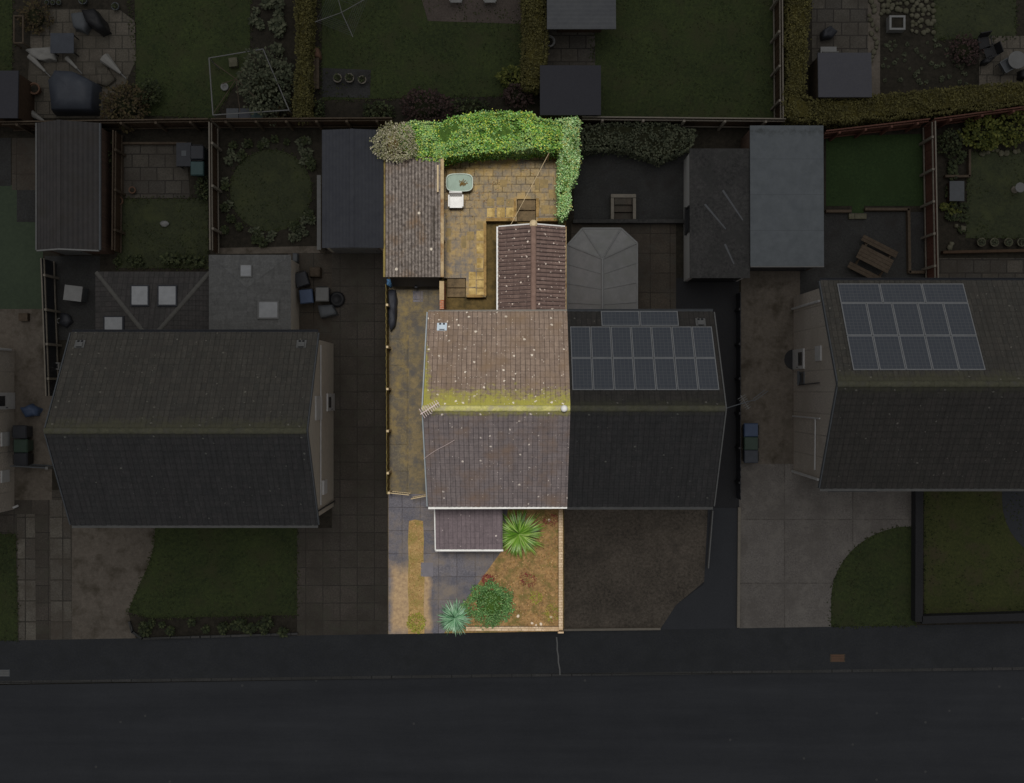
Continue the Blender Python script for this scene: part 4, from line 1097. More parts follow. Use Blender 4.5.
# --- western pair
def big_house(name, label, x0, x1, yb, yf, wallm, bm, fm, rm='ridge_d'):
    yr = (yb + yf) / 2
    t = thing(name, label, 'house', ((x0 + x1) / 2, yr, 0))
    gable_walls(x0 + .12, x1 - .12, yb - .25, yf + .25, ZE - .1, ZR - .18, yr, M[wallm], t)
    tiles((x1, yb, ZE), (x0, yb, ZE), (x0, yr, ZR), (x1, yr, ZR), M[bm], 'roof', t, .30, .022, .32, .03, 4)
    tiles((x0, yf, ZE), (x1, yf, ZE), (x1, yr, ZR), (x0, yr, ZR), M[fm], 'roof', t, .30, .022, .32, .03, 4)  # front tiles darker than back ones, slope shade painted in
    ridge((x0 - .02, yr, ZR + .03), (x1 + .02, yr, ZR + .03), M[rm], t)
    gutter((x0, yf - .08, ZE - .03), (x1, yf - .08, ZE - .03), M['pale_d'], t, .055)
    gutter((x1, yb + .08, ZE - .03), (x0, yb + .08, ZE - .03), M['dark_d'], t, .055)
    verge(x0 - .04, yb, yf, yr, M['grey_d'], t); verge(x1 + .04, yb, yf, yr, M['grey_d'], t)
    for z in (.9, 3.2):
        for k in (.12, .38, .62, .88):
            c = lerp(x0, x1, k); ywindow(t, yf + .25, c - .8, c + .8, z, z + 1.25, -1)
    return t, yr
def sidedoor(parent, x, y0, y1, side):
    d = MB().box(x + .002 * side, y0, .05, x + .06 * side, y1, 2.08).build('side_door', M['upvc_d'], parent)
    MB().box(x + .062 * side, y0 + .15, 1.15, x + .07 * side, y1 - .15, 1.85).build('pane', M['glass_d'], d)
    MB().box(x + .062 * side, y0 + .06, .95, x + .11 * side, y0 + .1, 1.08).build('handle', M['grey_d'], d)
wx0, wx1, wyb, wyf = -18.13, -7.99, 2.42, -5.48
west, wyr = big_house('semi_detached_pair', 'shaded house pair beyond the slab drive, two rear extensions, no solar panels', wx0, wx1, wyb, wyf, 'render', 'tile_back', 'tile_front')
vent(west, P(79, 0, 5.7).x, .13, wyb, wyf, wyr, M['pale_d'], M['black_d']); vent(west, P(301, 0, 5.7).x, .13, wyb, wyf, wyr, M['pale_d'], M['black_d'])
gx = wx1 - .12
def gy(py, z): return P(0, py, z).y
MB().box(gx + .002, gy(420, 4.6), 3.6, gx + .06, gy(396, 4.6), 5.2).build('wall_panel', M['upvc_d'], west)
sidedoor(west, gx, gy(410.5, 0), gy(393.5, 0), 1)
MB().tube((gx + .06, gy(505, 2), .1), (gx + .06, gy(505, 2), 4.9), .035).build('downpipe', M['black_d'], west)
MB().box(gx + .002, gy(494, 3), 2.5, gx + .1, gy(480, 3), 3.4).build('meter_box', M['upvc_d'], west)
MB().tube((gx + .05, gy(345, 4), 4.0), (gx + .05, gy(505, 4), 4.02), .03).build('pipe', M['upvc_d'], west)
# rear hipped extension
hz, hr = 2.5, 3.7
A, B = P(96, 272, hz), P(210, 272, hz); wyw = wyb - .25
C_, D_ = Vector((B.x, wyw, hz)), Vector((A.x, wyw, hz)); ap = P(150, 330, hr); ap.y = min(ap.y, wyw - .0); ap = Vector((P(150, 0, hr).x, wyw + .01, hr))
MB().box(A.x + .15, wyw + .003, 0, B.x - .008, A.y - .15, hz - .12).build('extension_wall', M['render'], west)
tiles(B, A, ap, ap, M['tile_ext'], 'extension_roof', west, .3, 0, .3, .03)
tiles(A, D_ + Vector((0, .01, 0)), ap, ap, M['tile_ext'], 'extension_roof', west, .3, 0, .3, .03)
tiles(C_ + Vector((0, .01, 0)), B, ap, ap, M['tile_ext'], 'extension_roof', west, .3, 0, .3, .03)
ridge(ap + Vector((0, 0, .02)), A + Vector((0, 0, .05)), M['ridge_g'], west, .1, 'hip_tiles'); ridge(ap + Vector((0, 0, .02)), B + Vector((0, 0, .05)), M['ridge_g'], west, .1, 'hip_tiles')
def skylight(parent, quad, fm='dark_d', gm='skyglass'):
    q = [Vector(p) for p in quad]; n_ = (q[1] - q[0]).cross(q[3] - q[0]).normalized(); n_ = n_ if n_.z > 0 else -n_
    c = sum(q, Vector()) / 4
    f = MB().hexa([c + (p - c) * 1.12 + n_ * .02 for p in q], [c + (p - c) * 1.12 + n_ * .09 for p in q]).build('skylight', M[fm], parent)
    MB().hexa([c + (p - c) * .96 + n_ * .092 for p in q], [c + (p - c) * .96 + n_ * .105 for p in q]).build('pane', M[gm], f)
def plane_pt(px, py, o, n_):
    """where the view through (px,py) meets a plane"""
    d = Vector(((px - CX) / F, (CY - py) / F, -1.0)); c = Vector((0, 0, H))
    return c + d * ((Vector(o) - c).dot(n_) / d.dot(n_))
def roof_quad(x0, y0, x1, y1, o, n_): return [plane_pt(x, y, o, n_) for x, y in ((x0, y1), (x1, y1), (x1, y0), (x0, y0))]
nb = (A - B).cross(ap - B).normalized()
skylight(west, roof_quad(132, 287, 148.5, 306, A, nb)); skylight(west, roof_quad(159, 287, 176.5, 306, A, nb))
nl = (D_ - A).cross(ap - A).normalized()
skylight(west, roof_quad(106, 317, 124, 330.5, A, nl))
# pale small-tiled extension
sz, sr = 2.7, 3.6
A2, B2 = P(210, 255, sz), P(291, 255, sz); A2.x = B.x + .01
apx = P(247, 288, sr); s3 = Vector((A2.x, wyw, sz)); s4 = Vector((B2.x, wyw, sz)); top = Vector((apx.x, wyw + .01, sr))
MB().box(A2.x + .05, wyw + .003, 0, B2.x - .12, A2.y - .12, sz - .12).build('extension_wall', M['render'], west)
tiles(B2, A2, apx, apx, M['slate_ext'], 'extension_roof', west, .3, 0, .16, .008)
tiles(A2, s3 + Vector((0, .01, 0)), top, apx, M['slate_ext'], 'extension_roof', west, .3, 0, .16, .008)
tiles(s4 + Vector((0, .01, 0)), B2, apx, top, M['slate_ext'], 'extension_roof', west, .3, 0, .16, .008)
n2 = (A2 - B2).cross(apx - B2).normalized(); skylight(west, roof_quad(241, 266.5, 251.5, 277.5, A2, n2), 'pale_d')
n3 = (B2 - s4).cross(top - s4).normalized(); skylight(west, roof_quad(258, 302, 277, 318, B2, n3), 'pale_d')

# --- eastern pair
ex_0, ex_1, eyb, eyf = 12.68, 23.9, 4.55, -3.97
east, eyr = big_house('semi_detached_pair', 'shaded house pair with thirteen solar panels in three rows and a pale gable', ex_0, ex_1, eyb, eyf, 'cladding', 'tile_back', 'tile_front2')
yb, yr = eyb, eyr
tt = [slope_t(k, yb, yr) for k in (285, 304.5, 337, 371.5)]
# three rows of panels set parallel to the ridge
def prow(t0, t1, n, x0, x1):
    w = (x1 - x0) / n
    for i in range(n):
        o = Vector((x0 + w * (i + 1) - .01, lerp(yb, yr, t0), tz(t0)))
        vv = Vector((0, yr - yb, ZR - ZE)); sl = vv.length; vv.normalize(); n_ = u.cross(vv); n_ = n_ if n_.z > 0 else -n_
        solar(east, o, u, vv, n_, w - .02, (t1 - t0) * sl - .02)
X0 = (P(838, 0, tz(tt[0])).x + P(851, 0, tz(tt[3])).x) / 2; X1 = (P(964, 0, tz(tt[0])).x + P(984, 0, tz(tt[3])).x) / 2
prow(tt[0], tt[1], 3, X0, X1); prow(tt[1], tt[2], 5, X0, X1); prow(tt[2], tt[3], 5, X0, X1)
gx = ex_0 + .12
sidedoor(east, gx, gy(369.5, 0), gy(350, 0), -1)
mat = thing('doormat', 'dark half round doormat before the white side door', 'mat', (gx - .01, gy(359.5, 0), .008))
MB().prism([(gx - .01, gy(359.5, 0) - .46)] + [(gx - .01 - .42 * math.cos(R(a)), gy(359.5, 0) + .46 * math.sin(R(a))) for a in range(-75, 76, 15)] + [(gx - .01, gy(359.5, 0) + .46)], .009, .022).build('mat_top', M['black_d'], mat)
MB().box(gx - .06, gy(361, 4.4), 4.1, gx - .002, gy(346, 4.4), 5.0).build('wall_panel', M['upvc_d'], east)
window(east, gx, gy(384, 1.6), gy(372, 1.6), 1.2, 2.1, -1, 'grey_d')
mb = MB(); mb.tube((gx - .06, gy(417, 2), .1), (gx - .06, gy(417, 2), 4.9), .035); mb.build('soil_pipe', M['upvc_d'], east)
mb = MB(); mb.tube((gx - .06, gy(418, 4.2), 4.2), (gx - .06, gy(470, 4.2), 4.1), .035); mb.build('waste_pipe', M['upvc_d'], east)
MB().tube((gx - .07, gy(471, 0), .05), (gx - .07, gy(472, 0), 4.7), .06).build('downpipe', M['upvc_d'], east)
MB().tube((gx - .07, gy(309, 0), .05), (gx - .07, gy(309, 0), 4.9), .055).build('downpipe', M['upvc_d'], east)
MB().tube((gx - .05, gy(385, 1), 1.0), (gx - .05, gy(383, 3.6), 4.8), .025).build('waste_pipe', M['dark_d'], east)
a = P(816, 487, 2.4); b = P(876, 499, 2.4)
MB().box(a.x + .5, eyf - .38, 2.4, b.x, eyf + .247, 2.5).build('door_canopy', M['dark_d'], east)

# --- house beyond the western edge: only its gable shows
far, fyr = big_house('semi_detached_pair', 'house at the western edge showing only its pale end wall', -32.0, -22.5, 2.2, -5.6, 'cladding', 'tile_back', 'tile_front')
gx = -22.62
sidedoor(far, gx, gy(409, 0), gy(392.5, 0), 1)
MB().tube((gx + .06, gy(350, .5), .5), (gx + .06, gy(348, 3), 4.8), .05).build('downpipe', M['upvc_d'], far)
MB().box(gx + .002, gy(446, 1), .7, gx + .08, gy(432, 1), 1.5).build('meter_box', M['upvc_d'], far)
MB().box(gx + .002, gy(482, 1), .7, gx + .08, gy(470, 1), 1.5).build('meter_box', M['upvc_d'], far)
MB().tube((gx + .06, gy(507, 0), .3), (gx + .3, gy(505, 0), .32), .05).build('waste_pipe', M['upvc_d'], far)

# ================================================================== OUTBUILDINGS
LIT[0] = True
gz = 2.3
garage = thing('garage', 'sunlit garage with mossy corrugated grey roof and navy door', 'garage', P(413, 215))
g0, g1 = P(385.5, 277, gz), P(441, 162, gz)
MB().box(g0.x + .08, g0.y + .18, 0, g1.x - .08, g1.y + .1, gz - .1).build('wall', M['brick_l'], garage)
corr((g0.x, g0.y, gz), (g1.x, g0.y, gz - .06), (g1.x, g1.y + .2, gz - .1), (g0.x, g1.y + .2, gz + .04), M['asb_l'], 'roof', garage, .146, .05, 6)
yd = P(0, 286.5, .7).y
dd = MB().hexa([(g0.x + .15, yd, .7), (g1.x - .12, yd, .7), (g1.x - .12, yd + .05, .7), (g0.x + .15, yd + .05, .7)], [(g0.x + .15, g0.y + .06, 2.1), (g1.x - .12, g0.y + .06, 2.1), (g1.x - .12, g0.y + .11, 2.1), (g0.x + .15, g0.y + .11, 2.1)]).build('door', M['navy_l'], garage)
MB().box((g0.x + g1.x) / 2 - .06, yd - .06, .74, (g0.x + g1.x) / 2 + .06, yd - .002, .8).build('handle', M['dark_l'], dd)
MB().box(g0.x + .08, g0.y + .13, .004, g1.x - .08, g0.y + .176, 2.1).build('door_frame', M['dark_l'], garage)
MB().box(g1.x - .02, g0.y, gz - .12, g1.x + .12, g1.y + .2, gz - .02).build('fascia', M['rot_l'], garage)
MB().box(g0.x - .1, g0.y, gz - .12, g0.x - .01, g1.y + .2, gz + .0).build('gutter', M['fence_l'], garage)
for x, ya, yb_, m in ((437, 165, 192, 'post_l'), (432.5, 206, 240, 'asb_l')):
    a, b = P(x, yb_, gz + .06), P(x + 1.6, ya, gz + .06)
    o = MB().box(a.x, a.y, gz + .03, b.x, b.y, gz + .08).build('plank', M[m]); tag(o, 'long pale strip lying on the mossy garage roof edge' if m == 'post_l' else 'long grey strip lying on the mossy garage roof nearer its door', 'plank')
a, b = P(441.8, 238, 1.9), P(443.6, 212, 1.9)
tag(MB().box(a.x, a.y, .451, b.x, b.y, 1.9).build('board', M['white_l']), 'white board standing against the garage wall beside the terrace', 'board')
LIT[0] = False

shed('garage', 'blue grey ribbed garage standing against the mossy sunlit garage', 'garage', 322, 130, 383.5, 248, 2.4, M['render'], M['corr_d'], .22, 'u', pitch=.155, amp=.02, door=(M['pale_d'], .1, .9), rv=352)
t = shed('garage', 'garage with worn black felt roof and a pale side wall', 'garage', 690, 148, 750, 278, 2.5, M['whitewall'], M['asbestos_d'], 0, None, door=(M['black_d'], .1, .9))
X0, X1, Y0, Y1 = BOUNDS(t)
window(t, X0 + .08, P(0, 233, 1.4).y, P(0, 207, 1.4).y, 1.0, 1.9, -1, 'black_d')
for (a, b), (c, d) in (((723, 190), (743, 220)), ((705, 204), (726, 229)), ((725, 244), (734, 264))):
    p, q = P(a, b, 2.5), P(c, d, 2.5)
    for k in (p, q): k.z = 2.503 - .1 * (k.y - Y0) / (Y1 - Y0)
    w = (q - p).cross(Vector((0, 0, 1))).normalized() * .045
    l = [p - w, p + w, q + w * .6, q - w * .6][::-1]
    MB().hexa(l, [k + Vector((0, 0, .004)) for k in l]).build('scrape_mark', M['corr_d3'], t)
t = shed('garage', 'large garage with smooth pale grey flat roof', 'garage', 750.5, 125, 824, 266, 2.65, M['brickwall'], M['membrane'], 0, None, door=(M['dark_d'], .08, .92))
X0, X1, Y0, Y1 = BOUNDS(t)
mb = MB(); mb.box(X0 - .03, Y0, 2.66, X0 + .05, Y1, 2.71) if 0 else None
mb.box(X0 + .003, Y0 - .05, 2.42, X1 - .003, Y0 - .003, 2.68).build('fascia', M['pale_d'], t)
t = shed('workshop', 'long shed with ribbed brown grey ridged roof at the green yard', 'shed', 37, 123, 99, 250, 2.3, M['brickwall'], M['corr_d2'], .6, 'u', pitch=.2, amp=.035, rv=59, door=(M['pale_d'], .15, .6))
X0, X1, Y0, Y1 = BOUNDS(t)
MB().box(X0 - .06, Y0, 2.2, X0 - .002, Y1, 2.33).build('fascia', M['pale_d'], t); MB().box(X1 + .002, Y0, 2.18, X1 + .07, Y1, 2.31).build('fascia', M['grey_d'], t)
xr = P(59, 0, 2.9).x
MB().hexa([(X0, Y0 - .06, 2.2), (X0, Y0 - .003, 2.2), (xr, Y0 - .003, 2.8), (xr, Y0 - .06, 2.8)], [(X0, Y0 - .06, 2.36), (X0, Y0 - .003, 2.36), (xr, Y0 - .003, 2.96), (xr, Y0 - .06, 2.96)]).build('bargeboard', M['white_d'], t)
MB().hexa([(xr, Y0 - .06, 2.8), (xr, Y0 - .003, 2.8), (X1, Y0 - .003, 2.2), (X1, Y0 - .06, 2.2)], [(xr, Y0 - .06, 2.96), (xr, Y0 - .003, 2.96), (X1, Y0 - .003, 2.36), (X1, Y0 - .06, 2.36)]).build('bargeboard', M['white_d'], t)
shed('garden_shed', 'dark felt roofed shed just behind the bright ivy hedge', 'shed', 540, 65, 601, 115, 2.1, M['brownwood_d'], M['darkfelt'], 0, None, door=(M['brownwood_d'], .3, .6), fall=.05)
shed('garden_shed', 'pale ribbed roof shed at the far end of the small patio', 'shed', 547, -50, 616, 29, 2.2, M['brownwood_d'], M['corr_d3'], 0, 'u', pitch=.19, amp=.03, fall=.25, over=.5)
shed('garden_shed', 'grey felt roofed shed tucked inside the olive hedge corner', 'shed', 818.5, 52, 872, 97, 2.1, M['wood_d'], M['feltroof'], 0, None, door=(M['wood_d'], .3, .6))
shed('garden_shed', 'dark flat shed by the edge next to the covered table', 'shed', -60, 70, 17.5, 118, 2.1, M['brownwood_d'], M['darkfelt'], 0, None)

# ================================================================== WALLS AND FENCES
LIT[0] = True
t = thing('boundary_wall', 'low buff garden wall with pale coping beside the front bed', 'wall', P(562, 575))
a, b = P(560.5, 630, .5), P(560.5, 509, .5)
MB().box(a.x - .06, a.y, .003, a.x + .08, b.y, .46).build('wall_face', M['stonewall_l'], t); MB().box(a.x - .08, a.y, .462, a.x + .1, b.y, .5).build('coping', M['stonewall_l'], t)
c, d = P(466, 630, .4), P(559, 629, .4)
MB().box(c.x, a.y - .04, .003, a.x - .062, a.y + .1, .36).build('wall_face', M['stonewall_l'], t); MB().box(c.x, a.y - .06, .362, a.x - .082, a.y + .12, .4).build('coping', M['stonewall_l'], t)
MB().box(a.x - .12, a.y - .14, .003, a.x + .14, a.y - .062, .55).build('pier', M['stonewall_l'], t)
t = thing('boundary_wall', 'narrow red brick wall linking garage and house', 'wall', P(441, 290))
a, b = P(441, 309, 1.8), P(441, 281, 1.8)
MB().box(a.x - .06, a.y, .003, a.x + .12, b.y, 1.76).build('wall_face', M['brick_l'], t); MB().box(a.x - .07, a.y + .4, 1.762, a.x + .13, b.y, 1.8).build('coping', M['rot_l'], t)
fence('boundary_fence', 'low mossy board fence along the sunlit side passage', (387, 494), (386, 284), 1.15, M['fence_l'], M['post_l'], 5, off=.0, ph=1.28, post_side=-1, rails=False)
tg = thing('gate', 'pair of low metal gates across the sunlit side passage', 'gate', P(408, 495))
def gateleaf(a, b, h=1.0):
    p, q = P(a[0], a[1], h), P(b[0], b[1], h); mb = MB()
    mb.tube(p, q, .022); mb.tube(p - Vector((0, 0, .85)), q - Vector((0, 0, .85)), .018)
    for i in range(9):
        k = p.lerp(q, i / 8); mb.tube(k, k - Vector((0, 0, .85)), .012, 4)
    mb.build('gate_leaf', M['post_l'], tg)
gateleaf((390, 493), (409, 495)); gateleaf((411, 499), (426, 496))
for a in ((388.8, 493), (427, 496)):
    p = P(a[0], a[1], 1.1); MB().obox((p.x, p.y, .55), (.1, .1, 1.1)).build('post', M['post_l'], tg)
LIT[0] = False
W, RW, BW, PO = M['wood_d'], M['redwood_d'], M['brownwood_d'], M['post_d']
fence('garden_fence', 'brown board fence behind the round lawn and ribbed garage', (211, 119), (392, 118), 1.7, BW, W, 6, post_side=-1)
fence('garden_fence', 'brown board fence between the slab patio garden and the covered furniture patio', (0, 122), (208, 119), 1.7, BW, W, 6, post_side=-1)
fence('garden_fence', 'thin board fence between the round lawn and the slab patio garden', (209, 122), (210, 250), 1.6, BW, PO, 3, post_side=1)
fence('garden_fence', 'board fence behind the felt garage with leaning pale posts', (582, 117), (786, 119), 1.7, BW, PO, 5, post_side=-1)
fence('garden_fence', 'dark board fence beside the tall olive hedge and long lawn', (782, -20), (783, 118), 1.7, BW, PO, 4, post_side=-1)
fence('garden_fence', 'red stained fence below the olive hedge behind the artificial turf', (826, 131), (930, 119), 1.6, RW, RW, 4, post_side=-1)
fence('garden_fence', 'red stained fence behind the yellow green shrubs', (934, 119), (1060, 102), 1.6, RW, RW, 4, post_side=-1)
fence('garden_fence', 'red stained double fence between turf garden and potted lawn', (935, 121), (938, 282), 1.6, RW, PO, 5, post_side=-1)
fence('garden_fence', 'thin dark fence between the black drive and concrete drive', (740.5, 292), (740.5, 500), 1.0, M['dark_d'], M['black_d'], 6, off=-.01, rails=False, post_side=-1)
fence('garden_fence', 'dark fence beside the green surfaced yard and alley', (41, 258), (46, 396), 1.6, M['dark_d'], PO, 4)
fence('garden_fence', 'brown board fence beside the ribbed shed by the patio garden', (113, 130), (112, 250), 1.3, BW, W, 3)
wallrun('garden_wall', 'pale rendered wall beside the round lawn and ribbed garage', [(319, 176), (319, 249)], 1.5, 'post_d', .12, 'pale_d')
wallrun('retaining_wall', 'low dark wall edging the slate yard above the brown patio', [(574, 221), (684, 221)], .5, 'asbestos_d', .16)
wallrun('garden_edging', 'timber sleepers edging the artificial turf, gap at the grass step', [(827, 211), (851, 211)], .3, 'wood_d', .12, cat='edging')
wallrun('garden_edging', 'timber sleepers turning the corner beside the red fence', [(866, 209), (909, 209), (910, 272), (924, 272)], .3, 'wood_d', .12, cat='edging')
wallrun('garden_edging', 'timber edging around the corner pot bed by the red fence', [(946, 176), (970, 176), (970, 150)], .3, 'wood_d', .1, cat='edging')
wallrun('garden_edging', 'dark timber edging below the four pots', [(944, 252), (1040, 250)], .35, 'brownwood_d', .12, cat='edging')
wallrun('garden_edging', 'pale kerb stones curving round the front planted border', [(297, 634), (200, 637), (142, 639), (132, 632), (129, 622)], .15, 'kerb', .1, cat='edging')
wallrun('garden_edging', 'pale kerb dividing the concrete drive and black drive', [(739.5, 508), (738.5, 627)], .15, 'post_d', .12, cat='edging')
wallrun('garden_wall', 'low dark wall between the curved lawn and the olive lawn', [(919.5, 486), (919, 620)], .6, 'blacktop', .34)
wallrun('garden_wall', 'low dark wall along the front of the olive lawn', [(924, 620), (1060, 616)], .6, 'blacktop', .34)
wallrun('garden_edging', 'pale kerb along the front of the brown gravel', [(564, 630), (660, 629)], .15, 'post_d', .1, cat='edging')
wallrun('garden_edging', 'thin pale rail dividing brown gravel and black drive', [(713, 511), (708.5, 568)], .35, 'pale_d', .05, cat='edging')
wallrun('garden_edging', 'timber edging round the slab patio with the barbecue', [(121, 200), (121, 143), (186, 143)], .25, 'wood_d', .1, cat='edging')
tg = thing('gate', 'metal side gate beside the western pair of houses', 'gate', P(25, 467))
p, q = P(10, 466, 1.6), P(46, 468, 1.6); mb = MB(); mb.tube(p, q, .03); mb.tube(p - Vector((0, 0, 1.4)), q - Vector((0, 0, 1.4)), .03)
for i in range(14): k = p.lerp(q, i / 13); mb.tube(k, k - Vector((0, 0, 1.4)), .012, 4)
mb.build('gate_leaf', M['grey_d'], tg); MB().obox((q.x + .06, q.y, .85), (.12, .12, 1.7)).build('post', M['pale_d'], tg)
# steps of the slate yard
t = thing('garden_steps', 'steps in a pale surround down from the slate yard', 'steps', P(623, 207))
for i in range(3):
    a, b = P(614.5, 198 + i * 7, .45), P(632.5, 204.5 + i * 7, .45); MB().box(a.x, b.y, .008, b.x, a.y, .45 - i * .13).build('tread', M['slabs3'], t)
for x0, y0, x1, y1 in ((611, 194, 636, 197.5), (611, 198, 614, 219), (633, 198, 636, 219)):
    a, b = P(x0, y0, .5), P(x1, y1, .5); MB().box(a.x, b.y, .008, b.x, a.y, .5).build('surround', M['post_d'], t)

# ================================================================== PLANTS
LIT[0] = True
hedge('ivy_hedge', 'bright ivy covered hedge along the back of the sunlit terrace', 'hedge',
      [(397, 133), (409, 123), (441, 124), (450, 118), (487, 114), (532, 113), (536, 121), (559, 121), (560, 147), (520, 148), (486, 149), (464, 151), (449, 155), (434, 158), (412, 154)], 2.45, 'ivy', 'core_l', 1500, .068, edge=.08)
hedge('ivy_hedge', 'pale trailing ivy screen tapering beside the terrace and slate yard', 'hedge',
      [(557, 120), (567, 118), (578, 119), (577, 137), (578, 157), (574, 176), (569, 184), (567, 204), (564, 216), (561, 215), (561, 150)], 2.2, 'ivy2', 'core_l', 1500, .068, edge=.07)
bush('dead_shrub', 'dry grey twiggy shrub spilling over the garage roof', 'shrub', 397, 147, 22, 19, 3.0, 'deadleaf', 2600, .065, 'bark_l', corem='core_lb', z0=0, lift=.86, core=False)
spiky('cordyline', 'spiky bright green palm like plant beside the porch', 519, 534, 28, .6, 'cord', 260, .065, .7)
spiky('yucca', 'blue green spiky rosette at the corner of the front bed', 455, 618, 19, .4, 'yucca', 260, .06, .3)
bush('garden_bush', 'rounded mid green bush in the front bed', 'bush', 491, 604, 24, 23, .9, 'bushl', 2600, .075, 'bark_l', corem='core_l')
bush('heather', 'small wine red plant above the rounded green bush', 'plant', 487.5, 580, 6, 5, .35, 'heath', 260, .06, parts=False, core=False)
bush('weed_clump', 'yellow green weeds at the foot of the gravel strip', 'plant', 416, 623, 9, 9, .25, 'weed', 420, .07, parts=False, core=False)
for i, (x, y, r, lb) in enumerate(((553, 613, 8, 'straggly yellow weeds near the pier of the low buff wall'), (536, 598, 6, 'faint low weed patch in the middle of the front bed'), (493, 622, 6, 'green tuft at the foot of the rounded green bush'))):
    bush('weed_clump', lb, 'plant', x, y, r, r, .2, 'weed' if i < 2 else 'bushl', 160, .06, parts=False, core=False)
bush('dry_heather', 'dull red brown low plant in the middle of the front bed', 'plant', 528, 580, 8, 7, .25, 'heath', 110, .06, parts=False, core=False)
bush('dry_heather', 'dull red brown low plant in the corner below the eaves', 'plant', 551, 520, 8, 6, .25, 'heath', 110, .06, parts=False, core=False)
# fallen leaves and loose stones of the bed and gravel strip (uncountable)
mb = MB(); bed = [P(a, b).xy for a, b in [(508, 552), (510, 512), (558, 512), (558, 626), (470, 626), (478, 600)]]
xs = [p[0] for p in bed]; ys = [p[1] for p in bed]
for i in range(1500):
    x, y = random.uniform(min(xs), max(xs)), random.uniform(min(ys), max(ys))
    if inpoly(x, y, bed): mb.leaf(Vector((x, y, .02 + random.random() * .03)), Vector((random.uniform(-1, 1), random.uniform(-1, 1), .2)), .05, random.uniform(.05, .11), Vector((0, 0, 1)))
for i in range(500):
    p = P(random.uniform(409, 423), random.uniform(521, 628)); p.z = .02
    mb.leaf(p, Vector((random.uniform(-1, 1), random.uniform(-1, 1), .2)), .04, random.uniform(.04, .07), Vector((0, 0, 1)))
tag(mb.build('leaf_litter', M['litter']), kind='stuff')
mb = MB(); mb2 = MB()
for i in range(260):
    x, y = random.uniform(446, 558), random.uniform(150, 220)
    if x > 515 and y > 196: continue
    p = P(x, y, TZ); p.z = TZ + .015
    if noise.noise(p * .7) > -.05: mb.leaf(p, Vector((random.uniform(-1, 1), random.uniform(-1, 1), .15)), .04, random.uniform(.05, .09), Vector((0, 0, 1)))
tag(mb.build('leaf_litter', M['litter']), kind='stuff')

def rockmesh(m, r=.12, seed=0, name='rock'):
    mb = MB(); mb.lathe((0, 0, 0), [(r * .75, 0), (r, r * .35), (r * .85, r * .75), (r * .4, r * 1.0)], 9)
    for v_ in mb.v: v_ += Vector((noise.noise(v_ * 9 + Vector((seed, 0, 0))), noise.noise(v_ * 9 + Vector((0, seed, 3))), noise.noise(v_ * 9 + Vector((5, 0, seed))) * .5)) * r * .45; v_.z = max(0, v_.z)
    return mb.build(name, M[m], None, True, base=(0, 0, 0))
rk = rockmesh('rock_l', .075, 3)
tag(rk, 'small white stone lying in the front bed', 'stone', 'white stones in the front bed')
for i, (x, y) in enumerate(((532, 623), (536, 625), (541, 624), (505, 619), (549, 520), (551, 617), (518, 616))):
    if i == 0: rk.location = P(x, y) + Vector((0, 0, .012))
    else: dup(rk, P(x, y) + Vector((0, 0, .012)), i * 1.3, random.uniform(.6, 1.2))
LIT[0] = False

# dull hedges
hedge('clipped_hedge', 'tall olive hedge running beside the long lawn to the shed corner', 'hedge', [(791, -30), (811, -30), (806, 60), (802, 97), (816, 101), (812, 118), (788, 117)], 2.0, 'lf_olive', 'core_o', 700, .085)
hedge('clipped_hedge', 'long olive hedge running behind the red stained fences', 'hedge', [(818, 100), (872, 96), (930, 91), (980, 86), (1060, 82), (1060, 99), (980, 105), (900, 114), (830, 120), (815, 118)], 1.9, 'lf_olive', 'core_o', 700, .085)
hedge('clipped_hedge', 'narrow olive hedge between the fruit cage garden and lawn with pots', 'hedge', [(296, -20), (308, -20), (307, 60), (306, 116), (294, 116), (298, 60)], 1.8, 'lf_olive', 'core_o', 700, .085)
hedge('clipped_hedge', 'olive hedge between the gravel corner lawn and small patio', 'hedge', [(526, -30), (545, -30), (545, 55), (538, 86), (524, 84), (524, 60)], 1.7, 'lf_olive', 'core_o', 700, .085)
hedge('overgrown_hedge', 'dark leafy overgrown hedge at the back of the slate yard', 'hedge', [(584, 128), (622, 124), (668, 124), (694, 132), (690, 146), (660, 158), (640, 152), (612, 144), (584, 148)], 1.4, 'lf_grey', 'core_d', 420, .10)
bush('conifer', 'small yellow green conifer at the foot of the olive hedge', 'shrub', 512, 76, 13, 9, 1.2, 'lf_yell', 380, .13)
bush('garden_shrub', 'maroon bare twigged shrub behind the bright ivy hedge', 'shrub', 426, 106, 26, 18, 1.4, 'lf_maroon', 800, .12)
bush('garden_shrub', 'maroon twiggy shrub beside the dark felt shed', 'shrub', 517, 94, 15, 12, 1.2, 'lf_maroon', 420, .12)
bush('fruit_tree', 'large grey green shrub growing inside the fruit cage', 'tree', 264, 80, 27, 33, 2.6, 'lf_grey', 1500, .14)
bush('garden_shrub', 'brown twiggy shrub beside the dark covered garden furniture', 'shrub', 122, 104, 22, 22, 2.0, 'lf_brown', 1000, .13)
bush('garden_shrub', 'tangle of dark shrub at the lawn edge above the brown twiggy shrub', 'shrub', 146, 92, 12, 12, 1.2, 'lf_dark', 300, .13)
bush('garden_shrub', 'brown bramble thicket behind the dark low table', 'shrub', 33, 16, 16, 16, 1.0, 'lf_brown', 420, .12)
bush('garden_shrub', 'large yellow green shrub filling the corner behind the potted lawn', 'shrub', 985, 132, 20, 15, 1.2, 'lf_yell', 800, .15)
bush('garden_shrub', 'yellow green shrub at the photo edge behind the potted lawn', 'shrub', 1014, 127, 17, 16, 1.3, 'lf_yell', 600, .15)
bush('garden_shrub', 'dark shrub in the corner of the red fences', 'shrub', 952, 142, 12, 13, 1.0, 'lf_dark', 380, .12)
